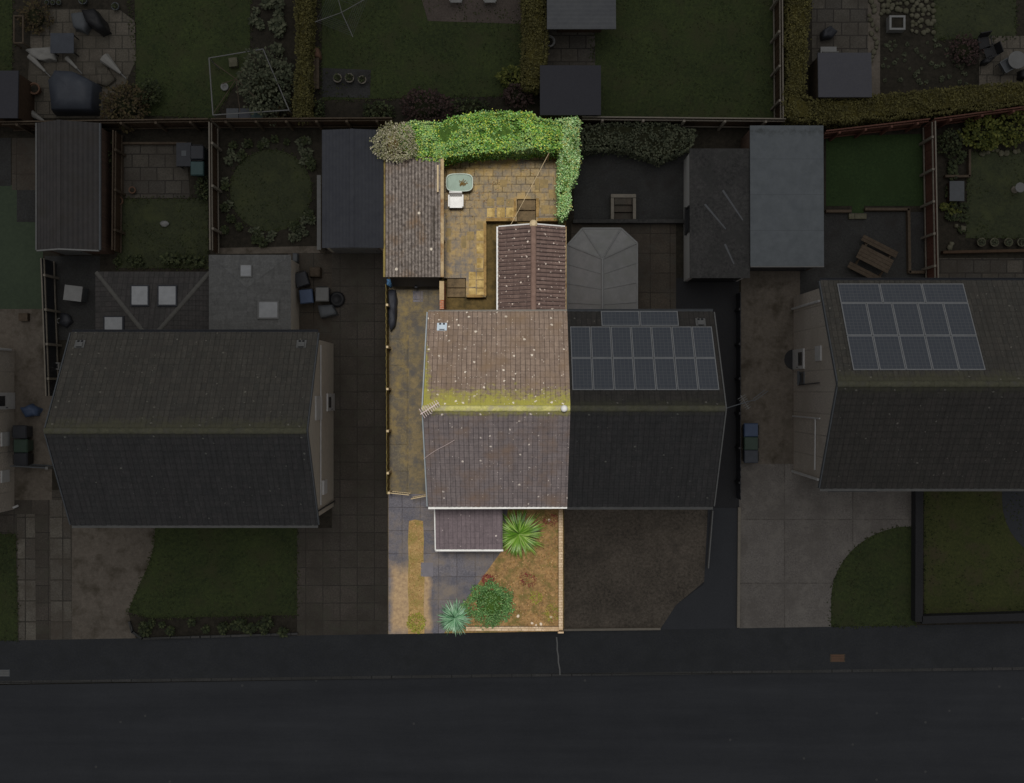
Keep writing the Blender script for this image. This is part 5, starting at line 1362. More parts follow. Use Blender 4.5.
bush('garden_shrub', 'dark bare shrub on the bed before the pale patio', 'shrub', 966, 50, 16, 14, .9, 'lf_maroon', 360, .11)
bush('garden_shrub', 'green shrub tucked beside the ribbed brown shed', 'shrub', 107, 155, 9, 22, .9, 'lf_dark', 420, .12)
bush('garden_shrub', 'low shrubby tangle beneath the narrow olive hedge', 'shrub', 316, 108, 8, 9, .8, 'lf_dark', 200, .12)
bush('garden_shrub', 'dark low shrub in the bed between the three pots and maroon shrub', 'shrub', 378, 110, 16, 8, .8, 'lf_dark', 320, .12)
bush('garden_shrub', 'dark low shrub in the bed beside the dark felt shed corner', 'shrub', 470, 106, 18, 8, .7, 'lf_dark', 320, .12)
bush('garden_shrub', 'small leafy shrub below the teal bins and dark barbecue', 'shrub', 203, 188, 8, 12, .8, 'lf_dark', 260, .11)
bush('garden_shrub', 'low shrub against the fence at the hedge foot by the fruit cage', 'shrub', 283, 112, 13, 9, .7, 'lf_brown', 260, .11)

def plantproto(m, r=.18, n=34, h=.22, name='bedding_plant'):
    mb = MB()
    for i in range(n):
        a = i * 2.4; rr = r * random.uniform(.1, .9)
        mb.leaf(Vector((rr * .5 * math.cos(a), rr * .5 * math.sin(a), h * random.uniform(.1, .9))), Vector((math.cos(a), math.sin(a), random.uniform(-.2, .5))), r * .5, r * random.uniform(.5, .9), Vector((0, 0, 1)))
    return mb.build(name, M[m], base=(0, 0, 0))
def scatter(proto, spots, label, cat, group, z=0.0, smin=.7, smax=1.3):
    tag(proto, label, cat, group)
    for i, (x, y) in enumerate(spots):
        p = P(x, y); p.z = z; s = random.uniform(smin, smax); a = random.uniform(0, 6.28)
        if i == 0: proto.location = p; proto.rotation_euler = (0, 0, a); proto.scale = (s,) * 3
        else: dup(proto, p, a, s)
ring = []
for i in range(130):
    a = random.uniform(0, 2 * math.pi); r = random.uniform(43, 62)
    x, y = 271 + r * math.cos(a), 190 + r * math.sin(a)
    if 224 < x < 313 and 140 < y < 243: ring.append((x, y))
pA, pB = ring[::2], ring[1::2]
scatter(plantproto('lf_grey'), pA, 'small grey green plant in the bed around the round lawn', 'plant', 'grey green plants around the round lawn')
scatter(plantproto('lf_dark', .2, 40, .3), pB, 'small dark green plant in the bed around the round lawn', 'plant', 'dark plants around the round lawn')
scatter(plantproto('lf_dark', .22, 40, .3), [(random.uniform(134, 296), 627 + random.uniform(-7, 5)) for _ in range(26)], 'low dark plant in the kerbed border below the front lawn', 'plant', 'plants in the front border', .01)
scatter(plantproto('lf_grey', .09, 22, .12), [(random.uniform(882, 976), random.uniform(40, 84)) for _ in range(60)], 'low grey green plant on the dark bed by the olive hedge', 'plant', 'plants on the dark bed')
scatter(plantproto('lf_dark', .2, 36, .3), [(random.uniform(944, 964), random.uniform(150, 246)) for _ in range(16)], 'low dark plant in the bed beside the red fence and potted lawn', 'plant', 'plants beside the red double fence')
scatter(plantproto('lf_dark', .24, 40, .4), [(random.uniform(114, 206), random.uniform(258, 263)) for _ in range(12)], 'low dark plant in the bed above the tiled rear extension', 'plant', 'plants above the tiled extension')
scatter(plantproto('lf_grey', .24, 40, .4), [(random.uniform(252, 286), random.uniform(-4, 55)) for _ in range(16)], 'grey green plant in the bed beside the narrow olive hedge', 'plant', 'plants beside the narrow hedge')
scatter(plantproto('lf_yell', .16, 30, .25), [(random.uniform(942, 960), random.uniform(203, 216)) for _ in range(5)], 'small yellow green plant beside the grey box in the fence bed', 'plant', 'yellow plants by the grey box')
# rocks
r1 = rockmesh('stone_d', .11, 1)
scatter(r1, [(873 + random.uniform(-4, 4), 2 + i * 4.6) for i in range(14)], 'pale rock in the line edging the slab patio', 'rock', 'rocks lining the patio', .012, .8, 1.3)
r2 = rockmesh('stone_d', .115, 5)
spots = []
for i in range(11):
    for j in range(7):
        x, y = 882 + i * 5.0 + random.uniform(-1.8, 1.8), 0 + j * 5.2 + random.uniform(-1.8, 1.8)
        if (888 < x < 908 and y > 12) or (x < 908 and y > 16): continue
        if x < 936: spots.append((x, y))
scatter(r2, spots, 'pale rock in the rockery around the square planter', 'rock', 'rockery rocks', .0, .75, 1.25)
r3 = rockmesh('stone_d', .12, 8)
scatter(r3, [(980 + i * 5.5 + random.uniform(-2, 2), 152 + random.uniform(-2, 2)) for i in range(8)], 'small pale stone edging the lawn below the yellow shrubs', 'stone', 'stones edging the potted lawn', .006)
r4 = rockmesh('stone_d', .15, 11)
scatter(r4, [(955, 216), (959, 219), (956, 226), (951, 244), (949, 248), (962, 229)], 'pale stone in the bed beside the red double fence', 'stone', 'stones beside the red fence', 0)

# ================================================================== SMALL THINGS
LIT[0] = True
# pale green tub of rainwater
c = P(459.5, 182.5, .9); k = (H - .9) / F; rx, ry = 13.5 * k, 9 * k
t = thing('plastic_tub', 'pale green rounded tub of rainwater on the terrace', 'tub', (c.x, c.y, TZ))
MB().lathe((c.x, c.y, TZ + .003), [((rx * .86, ry * .86), 0), ((rx * .97, ry * .97), .4), ((rx, ry), .44), ((rx, ry), .47), ((rx * .93, ry * .9), .47), ((rx * .9, ry * .87), .41)], 36, 4).build('shell', M['tub_l'], t, False)
MB().lathe((c.x, c.y, TZ + .02), [((rx * .9, ry * .87), .40), ((rx * .895, ry * .865), .405)], 36, 4).build('water', M['tubin_l'], t)
mb = MB()
for i in range(60):
    p = Vector((c.x + .17 + random.gauss(0, .07), c.y - .02 + random.gauss(0, .06), TZ + .435)); mb.leaf(p, Vector((random.uniform(-1, 1), random.uniform(-1, 1), .1)), .04, .08, Vector((0, 0, 1)))
tag(mb.build('leaf_debris', M['rust_l']), 'clump of rusty leaves floating in the pale green tub', 'leaves')
# white garden chair
c = P(456, 201, .9)
t = thing('garden_chair', 'white plastic garden chair beside the pale green tub', 'chair', (c.x, c.y, TZ))
w2, d2, z0 = .34, .30, TZ
MB().box(c.x - w2 + .05, c.y - d2, z0 + .40, c.x + w2 - .05, c.y + d2 - .1, z0 + .44).build('seat', M['white_l'], t)
MB().hexa([(c.x - w2 + .04, c.y + d2 - .09, z0 + .42), (c.x + w2 - .04, c.y + d2 - .09, z0 + .42), (c.x + w2 - .04, c.y + d2 - .05, z0 + .42), (c.x - w2 + .04, c.y + d2 - .05, z0 + .42)], [(c.x - w2 + .06, c.y + d2 + .01, z0 + .86), (c.x + w2 - .06, c.y + d2 + .01, z0 + .86), (c.x + w2 - .06, c.y + d2 + .06, z0 + .86), (c.x - w2 + .06, c.y + d2 + .06, z0 + .86)]).build('backrest', M['white_l'], t)
for s in (-1, 1):
    MB().box(c.x + s * (w2 - .03) - .03, c.y - d2 + .03, z0 + .62, c.x + s * (w2 - .03) + .03, c.y + d2 - .05, z0 + .65).build('armrest', M['white_l'], t)
    for yy in (-d2 + .06, d2 - .1): MB().tube((c.x + s * (w2 - .03), c.y + yy, z0 + .003), (c.x + s * (w2 - .03), c.y + yy, z0 + .615), .025).build('leg', M['white_l'], t)
# clothes line and posts
t = thing('clothes_line', 'pale clothes line stretched from the ivy to the extension gable', 'clothes line', P(528, 190))
a, b = P(549, 153, 2.2), P(510, 226, 2.5); mb = MB(); last = a
for i in range(1, 13):
    q = a.lerp(b, i / 12) - Vector((0, 0, .14 * math.sin(math.pi * i / 12))); mb.tube(last, q, .011, 5); last = q
mb.build('line', M['wire_l'], t); MB().tube((a.x, a.y, TZ), a, .03).build('post', M['rot_l'], t)
# iron cover in drive
c = P(427, 569.5); MBc = MB().box(c.x - .28, c.y - .32, .011, c.x + .28, c.y + .32, .022)
t = thing('utility_cover', 'square grey cover in the sunlit driveway beside the gravel strip', 'cover', (c.x, c.y, .01)); MBc.build('frame', M['lid_l'], t)
MB().box(c.x - .24, c.y - .28, .024, c.x + .24, c.y + .28, .03).build('lid', M['lid_l'], t)
def lump(name, label, cat, pts_px, h, m, top=.6, hz=.0, lit=False, group=None, sag=.06, n=3, zb=0.0):
    """a draped or bulging cover: outline on the ground, smaller lumpy top"""
    o = [P(a, b, zb) for a, b in pts_px]; c = sum(o, Vector()) / len(o)
    q = []
    for i in range(len(o)):
        for k in range(n): q.append(o[i].lerp(o[(i + 1) % len(o)], k / n))
    mb = MB(); m_ = len(q); rings = [(1, 0), (.98, .45), (.92, .85), (top + .12, .98), (top * .6, 1.02), (.05, 1.0)]
    for f, z in rings:
        for p in q:
            d = Vector((c.x + (p.x - c.x) * f, c.y + (p.y - c.y) * f, zb + h * z))
            d.z += sag * noise.noise(Vector((d.x * 3, d.y * 3, z * 2))) * (1 if z else 0); d.x += sag * .6 * noise.noise(d * 4); d.y += sag * .6 * noise.noise(d * 4 + Vector((9, 0, 0)))
            d.z = max(d.z, zb + .003); mb.v.append(d)
    for r in range(len(rings) - 1):
        for i in range(m_):
            j = (i + 1) % m_
            mb.f.append((r * m_ + i, r * m_ + j, (r + 1) * m_ + j, (r + 1) * m_ + i)); mb.uv.append(None)
    mb.f.append(tuple((len(rings) - 1) * m_ + i for i in range(m_))); mb.uv.append(None)
    a = sum(q[i].x * q[(i + 1) % m_].y - q[(i + 1) % m_].x * q[i].y for i in range(m_))
    if a < 0: mb.f = [tuple(reversed(f)) for f in mb.f]
    return tag(mb.build(name, M[m], None, True), label, cat, group)
lump('tarpaulin', 'dark bundled tarpaulin lying along the mossy side fence', 'tarpaulin', [(389, 290), (396, 290), (398, 304), (396, 326), (391, 332), (389, 318)], .55, 'dark_l', .5, sag=.12, zb=.008)
lump('plastic_bag', 'light blue bag at the corner of the navy garage door', 'bag', [(387.5, 280), (393, 279), (395, 284), (391, 288), (388, 286)], .5, 'blue_l', .5, sag=.1, zb=.008)
LIT[0] = False

# wheelie bins
def bin_(name, label, px, py, m, lm, rz=0.0, group=None, w=.56, d=.6, z=1.02):
    p = P(px, py, z); p.z = .012
    t = thing(name, label, 'bin', (0, 0, 0), group); WLOC[t.name] = Vector((0, 0, 0))
    MB().prism([(-w * .4, -d * .38), (w * .4, -d * .38), (w * .4, d * .38), (-w * .4, d * .38)], .06, z - .06, [(-w / 2, -d / 2), (w / 2, -d / 2), (w / 2, d / 2), (-w / 2, d / 2)]).build('body', M[m], t)
    l = MB(); l.prism([(-w * .54, -d * .55), (w * .54, -d * .55), (w * .54, d * .5), (-w * .54, d * .5)], z - .057, z, [(-w * .47, -d * .48), (w * .47, -d * .48), (w * .47, d * .46), (-w * .47, d * .46)])
    l.build('lid', M[lm], t)
    MB().tube((-w * .4, d * .56, z - .08), (w * .4, d * .56, z - .08), .018).build('handle', M['black_d'], t)
    for s in (-1, 1): MB().tube((s * w * .36 - .03, d * .4, .1), (s * w * .36 + .03, d * .4, .1), .1, 12).build('wheel', M['black_d'], t)
    t.location = p; t.rotation_euler = (0, 0, rz)
    return t
bin_('wheelie_bin', 'blue wheelie bin first of three beside the thin dark fence', 751.5, 430, 'blue_d', 'blue_d', -math.pi / 2)
bin_('wheelie_bin', 'green wheelie bin between the blue one and the dark one', 751.5, 443.5, 'green_d', 'green_d', -math.pi / 2)
bin_('wheelie_bin', 'slate grey wheelie bin last of three beside the thin dark fence', 751.5, 456.5, 'grey_d', 'tarp', -math.pi / 2)
bin_('wheelie_bin', 'brown grey wheelie bin nearest the blue bag in the alley', 19, 432, 'dark_d', 'dark_d', math.pi / 2)
bin_('wheelie_bin', 'dark green wheelie bin between two others in the alley', 20, 446, 'green_d', 'green_d', math.pi / 2)
bin_('wheelie_bin', 'black wheelie bin nearest the alley gate', 20, 459.5, 'black_d', 'dark_d', math.pi / 2)
lump('plastic_bag', 'crumpled blue bag lying by the alley bins', 'bag', [(24, 408), (34, 404), (42, 409), (40, 415), (28, 417)], .5, 'blue_d', .5, sag=.15, zb=.008)
# cluster beside the pale extension
bin_('wheelie_bin', 'blue lidded bin by the pale tiled extension', 306, 296, 'dark_d', 'blue_d', .1)
bin_('wheelie_bin', 'pale grey lidded bin beside the blue lidded bin', 322, 294, 'dark_d', 'pale_d', .0)
bin_('wheelie_bin', 'small dark bin above the blue lidded bin', 301, 279, 'black_d', 'dark_d', .3)
c = P(337.5, 299.5); t = thing('tyre', 'dark round tyre lying on the slab drive beside bins', 'tyre', (c.x, c.y, .006))
MB().lathe((c.x, c.y, .008), [(.2, 0), (.33, .02), (.36, .1), (.33, .2), (.22, .22), (.2, .2)], 20).build('tread', M['black_d'], t, True)
MB().lathe((c.x, c.y, .06), [(.2, 0), (.2, .08), (.05, .05)], 14).build('hub', M['dark_d'], t)
lump('storage_box', 'grey covered box tilted on the slab drive below the tyre', 'box', [(319, 306), (334, 305), (339, 315), (322, 319)], .6, 'grey_d', .8, sag=.03, zb=.008)
lump('storage_box', 'brown box on the yard step above the bins', 'box', [(311, 268), (322, 268), (322, 278), (311, 278)], .5, 'wood_d', .85, sag=.02, zb=.008)
lump('storage_box', 'small pale box beside the fence post above the bins', 'box', [(294, 254), (299, 254), (299, 263), (294, 263)], .4, 'grey_d', .85, sag=.01, zb=.008)
# west yard oddments
p = P(72, 293, 1); t = thing('storage_bin', 'white lidded storage box beside the tiled rear extension', 'box', (p.x, p.y, .01))
MB().obox((p.x, p.y, .42), (.72, .6, .8), -.12).build('body', M['grey_d'], t); MB().obox((p.x, p.y, .86), (.8, .68, .07), -.12).build('lid', M['white_d'], t)
# pots
def pot(name, label, r, h, m, plantm=None, group=None):
    t = thing(name, label, 'pot', (0, 0, 0), group); WLOC[t.name] = Vector((0, 0, 0))
    MB().lathe((0, 0, .003), [(r * .65, 0), (r * .95, h * .85), (r, h * .86), (r, h), (r * .8, h), (r * .78, h * .86)], 18).build('pot_body', M[m], t)
    MB().lathe((0, 0, h * .8), [(r * .79, 0), (r * .6, .04)], 12).build('soil', M['soil'], t)
    if plantm:
        mb = MB()
        for i in range(26):
            a = i * 2.4; rr = r * random.uniform(0, .6)
            mb.leaf(Vector((rr * math.cos(a), rr * math.sin(a), h * .85 + random.uniform(0, .15))), Vector((math.cos(a), math.sin(a), random.uniform(.1, .8))), r * .3, r * random.uniform(.4, .7), Vector((0, 0, 1)))
        mb.build('plant', M[plantm], t)
    return t
def put(t, px, py, z=.01, rz=0): t.location = P(px, py) + Vector((0, 0, z)); t.rotation_euler = (0, 0, rz)
p0 = pot('plant_pot', 'pale round pot beside the bench, first of three on grey patio', .2, .35, 'post_d', 'lf_dark'); put(p0, 338.5, 80)
dup(p0, P(350.5, 80) + Vector((0, 0, .014)), .5, 1.05, 'pale round pot standing between two others on the grey patio')
dup(p0, P(363, 81.5) + Vector((0, 0, .014)), 1, .95, 'pale round pot nearest the lawn, last of three on grey patio')
q0 = pot('plant_pot', 'pale pot of leaves nearest the stony fence bed below the lawn', .2, .3, 'stone_d', 'lf_grey'); put(q0, 979, 243)
for i, (x, lb) in enumerate(((992, 'weathered pot between the two pale pots below the lawn'), (1006, 'pale white rimmed pot, third from the fence bed below the lawn'), (1019, 'mossy pot at the photo edge below the potted lawn'))):
    dup(q0, P(x, 243) + Vector((0, 0, .004)), i, 1.0, lb)
w0 = pot('plant_pot', 'large white round pot beside the small patio hedge', .27, .45, 'white_d', None); put(w0, 549, 44)
r0_ = pot('plant_pot', 'terracotta round pot beside the slab patio garden lawn', .2, .35, 'terra_d', None); put(r0_, 121, 202)
dup(r0_, P(118, 188) + Vector((0, 0, .004)), 0, .8, 'small terracotta pot above the other by the patio edging')
dup(r0_, P(134, 191) + Vector((0, 0, .008)), 0, .8, 'terracotta pot on the corner of the slab patio')
dup(r0_, P(38, 91) + Vector((0, 0, .006)), 0, 1.35, 'wide terracotta pot beside the dark covered furniture')
g0_ = pot('plant_pot', 'small white pot in the alley yard by the vent tile roof corner', .13, .2, 'white_d', None); put(g0_, 54, 318)
for x, y, lb in ((61, 321, 'small white pot next to the tangled wire in the alley yard'), (53, 326, 'small white pot lowest of three in the alley yard')): dup(g0_, P(x, y) + Vector((0, 0, .008)), 0, 1, lb)
t0 = pot('plant_pot', 'grey pot near the top edge beside the slab patio', .2, .3, 'grey_d', 'lf_dark'); put(t0, 85, 2)
dup(t0, P(117, 8) + Vector((0, 0, .006)), 0, .9, 'grey pot in the bed above the tarpaulined barbecue')
for i, (x, lb) in enumerate(((48, 'small grey pot near the top edge, first in a row of three'), (54, 'small grey pot near the top edge, middle of three'), (60, 'small grey pot near the top edge, last of three'))): dup(t0, P(x, 3.5), 0, .55, lb)
# square white planter
c = P(897.5, 22.5, .5); t = thing('planter', 'square white planter of dark soil in the rockery', 'planter', (c.x, c.y, 0))
mb = MB(); k = .36
for x0, y0, x1, y1 in ((-k, -k * .9, k, -k * .66), (-k, k * .66, k, k * .9), (-k, -k * .655, -k + .09, k * .655), (k - .09, -k * .655, k, k * .655)): mb.box(c.x + x0, c.y + y0, .003, c.x + x1, c.y + y1, .5)
mb.build('planter_wall', M['white_d'], t); MB().box(c.x - k + .092, c.y - k * .653, .003, c.x + k - .092, c.y + k * .653, .42).build('soil', M['soil'], t)
# picnic bench
c = P(874.5, 259, .7); rz = R(-27)
t = thing('picnic_table', 'weathered picnic bench standing askew on the slate patio', 'picnic table', (c.x, c.y, .006)); WLOC[t.name] = Vector((0, 0, 0)); t.location = (0, 0, 0)
Lb = 1.75
mb = MB()
for i in range(4): mb.box(-Lb / 2 + .08, -.32 + i * .165, .71, Lb / 2 - .08, -.165 + i * .165, .75)
mb.build('table_top', M['wood_d'], t)
for s in (-1, 1):
    mb = MB()
    for i in range(2): y = s * .68 + (i - .5) * .15; mb.box(-Lb / 2, y - .07, .42, Lb / 2, y + .07, .455)
    mb.build('bench', M['wood_d'], t)
for s in (-1, 1):
    for e in (-1, 1):
        MB().hexa([(s * .6 - .03, e * .72 - .05, .003), (s * .6 + .03, e * .72 - .05, .003), (s * .6 + .03, e * .72 + .05, .003), (s * .6 - .03, e * .72 + .05, .003)], [(s * .6 - .03, e * .25 - .05, .705), (s * .6 + .03, e * .25 - .05, .705), (s * .6 + .03, e * .25 + .05, .705), (s * .6 - .03, e * .25 + .05, .705)]).build('leg', M['wood_d'], t)
    MB().box(s * .6 + .035, -.78, .34, s * .6 + .075, .78, .415).build('bearer', M['wood_d'], t)
t.location = (c.x, c.y, .006); t.rotation_euler = (0, 0, rz)
# grass step pots / block under turf notch
p = P(858, 216, .2); t = thing('stone_step', 'pale stone step below the notch in the turf', 'step', (p.x, p.y, .006)); 
for i in range(3): MB().box(p.x - .4 + i * .27, p.y - .12, .008, p.x - .14 + i * .27, p.y + .12, .16 + .02 * (i % 2)).build('block', M['stone_d'], t)
# small planters on the turf fence
for i, (x, lb) in enumerate(((849, 'small timber trough at the fence nearest the pale garage'), (887, 'small timber trough in the middle of the turf fence'), (916, 'small timber trough nearest the red fence corner'))):
    p = P(x, 131 - (x - 849) * .1, .4); t = thing('trough', lb, 'planter', (p.x, p.y, .008))
    MB().box(p.x - .22, p.y - .1, .01, p.x + .22, p.y + .1, .4).build('box', M['redwood_d'], t); MB().box(p.x - .18, p.y - .07, .402, p.x + .18, p.y + .07, .41).build('soil', M['soil'], t)
# grey box in fence bed, white round table base / sundial on lawn
p = P(957, 191, .5); t = thing('storage_box', 'grey storage box between the red fence and potted lawn', 'box', (p.x, p.y, 0))
MB().box(p.x - .3, p.y - .42, .003, p.x + .3, p.y + .42, .45).build('body', M['brownwood_d'], t); MB().box(p.x - .33, p.y - .45, .452, p.x + .33, p.y + .45, .5).build('lid', M['grey_d'], t)
c = P(1019, 188, .5); t = thing('bird_bath', 'pale round bird bath on the potted lawn', 'bird bath', (c.x, c.y, .006))
MB().lathe((c.x, c.y, .008), [(.17, 0), (.15, .05), (.07, .1), (.06, .55)], 16).build('pedestal', M['post_d'], t, True); MB().lathe((c.x, c.y, .56), [(.08, 0), (.22, .06), (.23, .09), (.18, .08), (.05, .05)], 18).build('bowl', M['pale_d'], t, True)
# seats and table on NE patio
def roundtable(label, px, py, m, r=.4):
    c = P(px, py, .7); t = thing('round_table', label, 'table', (c.x, c.y, .016))
    MB().lathe((c.x, c.y, .7), [(r, 0), (r, .03), (r * .9, .035)], 22).build('table_top', M[m], t); MB().tube((c.x, c.y, .02), (c.x, c.y, .698), .03).build('leg', M['dark_d'], t)
    MB().lathe((c.x, c.y, .018), [(.22, 0), (.2, .03), (.04, .06)], 14).build('base', M['dark_d'], t)
def gchair(label, px, py, m, rz=0, w=.5):
    p = P(px, py, .45); t = thing('garden_chair', label, 'chair', (0, 0, 0)); WLOC[t.name] = Vector((0, 0, 0)); h = w / 2
    MB().box(-h, -h, .4, h, h, .44).build('seat', M[m], t)
    MB().hexa([(-h, h + .003, .44), (h, h + .003, .44), (h, h + .04, .44), (-h, h + .04, .44)], [(-h, h + .1, .9), (h, h + .1, .9), (h, h + .14, .9), (-h, h + .14, .9)]).build('backrest', M[m], t)
    for s in (-1, 1):
        MB().box(s * (h + .02) - .02, -h, .6, s * (h + .02) + .02, h, .63).build('armrest', M[m], t)
        for e in (-1, 1): MB().tube((s * h, e * (h - .04), .003), (s * h, e * (h - .04), .399), .018).build('leg', M[m], t)
    t.location = (p.x, p.y, .018); t.rotation_euler = (0, 0, rz)
    return t
roundtable('pale round table on the patio at the eastern edge', 1017, 60, 'pale_d')
gchair('dark framed garden chair drawn up to the pale round table', 1006, 66, 'grey_d', R(120))
gchair('black garden chair in the corner of the pale patio by the bed', 984, 43, 'black_d', R(10))
gchair('black garden chair between another and the covered seat', 990, 52, 'black_d', R(-70))
lump('draped_cover', 'black cover over a seat at the pale patio edge', 'cover', [(980, 62), (988, 57), (992, 60), (985, 66), (979, 66)], .5, 'black_d', .6, sag=.06, zb=.016)
lump('draped_cover', 'black round cover below the pale round table', 'cover', [(1017, 72), (1027, 70), (1030, 78), (1024, 82), (1016, 80)], .5, 'black_d', .6, sag=.06, zb=.016)
lump('draped_cover', 'dark folded chairs heaped on the slab patio behind the shed', 'cover', [(820, 33), (829, 28), (835, 34), (830, 40), (820, 41)], .6, 'dark_d', .6, sag=.12, zb=.008)
p = P(829, 50, .5); t = thing('storage_bench', 'white slatted bench against the shed in the hedge corner', 'bench', (p.x, p.y, .008))
MB().box(p.x - .36, p.y - .13, .38, p.x + .36, p.y + .17, .43).build('seat', M['white_d'], t)
for s in (-1, 1): MB().box(p.x + s * .3 - .04, p.y - .12, .01, p.x + s * .3 + .04, p.y + .14, .378).build('leg', M['white_d'], t)
MB().box(p.x - .36, p.y - .19, .432, p.x + .36, p.y - .14, .8).build('backrest', M['pale_d'], t)
# garden bench by the narrow hedge
p = P(313, 70, .4); t = thing('garden_bench', 'long brown slatted bench beside the narrow olive hedge', 'bench', (p.x, p.y, .006))
mb = MB()
for i in range(4): mb.box(p.x - .3 + i * .15, p.y - .85, .4, p.x - .17 + i * .15, p.y + .55, .44)
mb.build('seat', M['wood_d'], t)
for s in (-.75, .4):
    for e in (-.22, .22): MB().box(p.x + e - .03, p.y + s - .04, .008, p.x + e + .03, p.y + s + .04, .398).build('leg', M['brownwood_d'], t)
lump('brick_heap', 'heap of pale brown bricks at the head of the brown bench', 'bricks', [(306, 49), (320, 50), (322, 60), (306, 58)], .35, 'terra_d', .8, sag=.05, zb=.008)
# rotary clothes dryer
c = P(341, 11, 1.9); t = thing('rotary_dryer', 'rotary clothes dryer opened above the lawn with pots', 'clothes dryer', (c.x, c.y, .006))
MB().tube((c.x, c.y, .006), (c.x, c.y, 1.75), .03).build('pole', M['pale_d'], t)
tips = [P(315, 22, 2.0), P(353, 37, 2.0), P(369, -3, 2.0), P(334, -18, 2.0)]
for p in tips: MB().tube((c.x, c.y, 1.7), p, .018, 5).build('arm', M['pale_d'], t)
mb = MB()
for r in range(1, 7):
    f = .35 + .1 * r
    for i in range(4): a = Vector((c.x, c.y, 1.7)).lerp(tips[i], f); b = Vector((c.x, c.y, 1.7)).lerp(tips[(i + 1) % 4], f); mb.tube(a, b, .005, 3)
mb.build('line', M['grey_d'], t)
# fruit cage
t = thing('fruit_cage', 'pale pole fruit cage with crossed roof poles around the shrub', 'fruit cage', P(248, 85))
z = 1.9; cs = [P(209, 58, z), P(263, 49, z), P(289, 110, z), P(213, 115, z)]; cen = P(236, 79, z + .3)
mb = MB()
for i in range(3): mb.tube(cs[i], cs[(i + 1) % 4], .025)
mb.tube(cs[3], cs[0], .03)
mb.build('top_rail', M['pale_d'], t)
for p in cs[:]: MB().tube((p.x, p.y, .0), p, .025).build('post', M['pale_d'], t)
for p in (P(214, 63, z), P(213, 114, z), P(240, 112, z), P(256, 98, z), P(222, 84, z), P(244, 68, z)): MB().tube(cen, p, .018, 5).build('roof_pole', M['wood_d'], t)
c = P(221, 83, .8); t = thing('watering_bowl', 'white ring shaped bowl inside the fruit cage', 'bowl', (c.x, c.y, 0)); MB().lathe((c.x, c.y, .003), [(.1, 0), (.18, .12), (.18, .15), (.1, .14), (.08, .05)], 18).build('bowl', M['white_d'], t, True)
p = P(233, 62, .3); tag(MB().obox((p.x, p.y, .16), (.38, .4, .3), .1).build('wooden_crate', M['stone_d']), 'pale square slab block in the corner of the fruit cage', 'block')
for i, (x, lb, m) in enumerate(((232, 'small grey crate against the fence under the fruit cage', 'grey_d'), (244.5, 'blue grey crate between two others under the fruit cage', 'tarp'), (257, 'blue green crate last of three under the fruit cage', 'teal_d'))):
    p = P(x, 113, .5); t = thing('plastic_crate', lb, 'crate', (p.x, p.y, 0)); w = .25
    MB().box(p.x - w, p.y - .2, .003, p.x + w, p.y + .2, .4).build('body', M[m], t); MB().box(p.x - w - .02, p.y - .22, .402, p.x + w + .02, p.y + .22, .45).build('lid', M[m], t)
# covered furniture, tables, parasols of the north western patio
lump('covered_furniture', 'large dark cover draped over garden furniture by the fence', 'cover', [(54, 85), (61, 74), (80, 75), (102, 87), (100, 116), (57, 116)], 1.0, 'tarp', .75, sag=.06, zb=.008)
p = P(62.5, 43, .75); t = thing('garden_table', 'dark square garden table on the pale patio', 'table', (p.x, p.y, .008))
MB().box(p.x - .55, p.y - .45, .68, p.x + .5, p.y + .45, .74).build('table_top', M['tarp'], t)
for s in (-1, 1):
    for e in (-1, 1): MB().tube((p.x + s * .45, p.y + e * .38, .01), (p.x + s * .45, p.y + e * .38, .679), .03).build('leg', M['black_d'], t)
lump('covered_barbecue', 'black covered barbecue beside a grey cover on the patio', 'barbecue', [(87, 15), (100, 13), (108, 24), (112, 34), (104, 37), (92, 28)], 1.0, 'black_d', .6, sag=.08, zb=.008)
lump('draped_cover', 'grey cover heaped beside the black barbecue', 'cover', [(74, 16), (88, 15), (92, 28), (88, 35), (77, 31)], .6, 'grey_d', .6, sag=.12, zb=.008)
lump('cushion_pile', 'white folded fabric lying beside the dark square table', 'fabric', [(27, 51), (52, 48), (58, 55), (58, 62), (42, 62), (33, 58)], .4, 'whitecloth', .6, sag=.12, zb=.008)
def para(label, a, b, w=.18):
    p, q = P(a[0], a[1], .5), P(b[0], b[1], .5); t = thing('folded_parasol', label, 'parasol', ((p.x + q.x) / 2, (p.y + q.y) / 2, .008))
    p.z = .2; q.z = .25; MB().tube(p, q, w, 8, .05).build('canopy', M['whitecloth'], t); MB().tube(q - (q - p) * .02, q + (q - p).normalized() * .35, .025).build('pole', M['pale_d'], t)
para('long white folded parasol beside the trellis planter', (27, 54), (43, 70), .15)
para('short white folded parasol below the dark square table', (64, 56), (75, 67), .11)
para('wide white folded parasol slanting across the patio middle', (102, 56), (119, 72), .26)
para('white folded parasol lying along the fence by the dark shed', (25, 110), (42, 120), .2)
lump('cushion_pile', 'pale fabric spread beside the slanting parasol', 'fabric', [(97, 66), (108, 68), (117, 80), (108, 88), (97, 84)], .15, 'slabs4', .8, sag=.05, zb=.008)
# trellis planter
t = thing('trellis_planter', 'pale framed trellis planter beside the small edge lawn', 'planter', P(18, 30))
mb = MB()
for a, b in (((14, 16), (14, 43)), ((14, 43), (23, 43)), ((23, 43), (23, 16)), ((14, 16), (23, 16))): mb.tube(P(*a, .8), P(*b, .8), .04)
mb.build('frame', M['wood_d'], t)
for a in ((14, 16), (14, 43), (23, 43), (23, 16)): p = P(*a, .8); MB().tube((p.x, p.y, 0), p, .04).build('post', M['wood_d'], t)
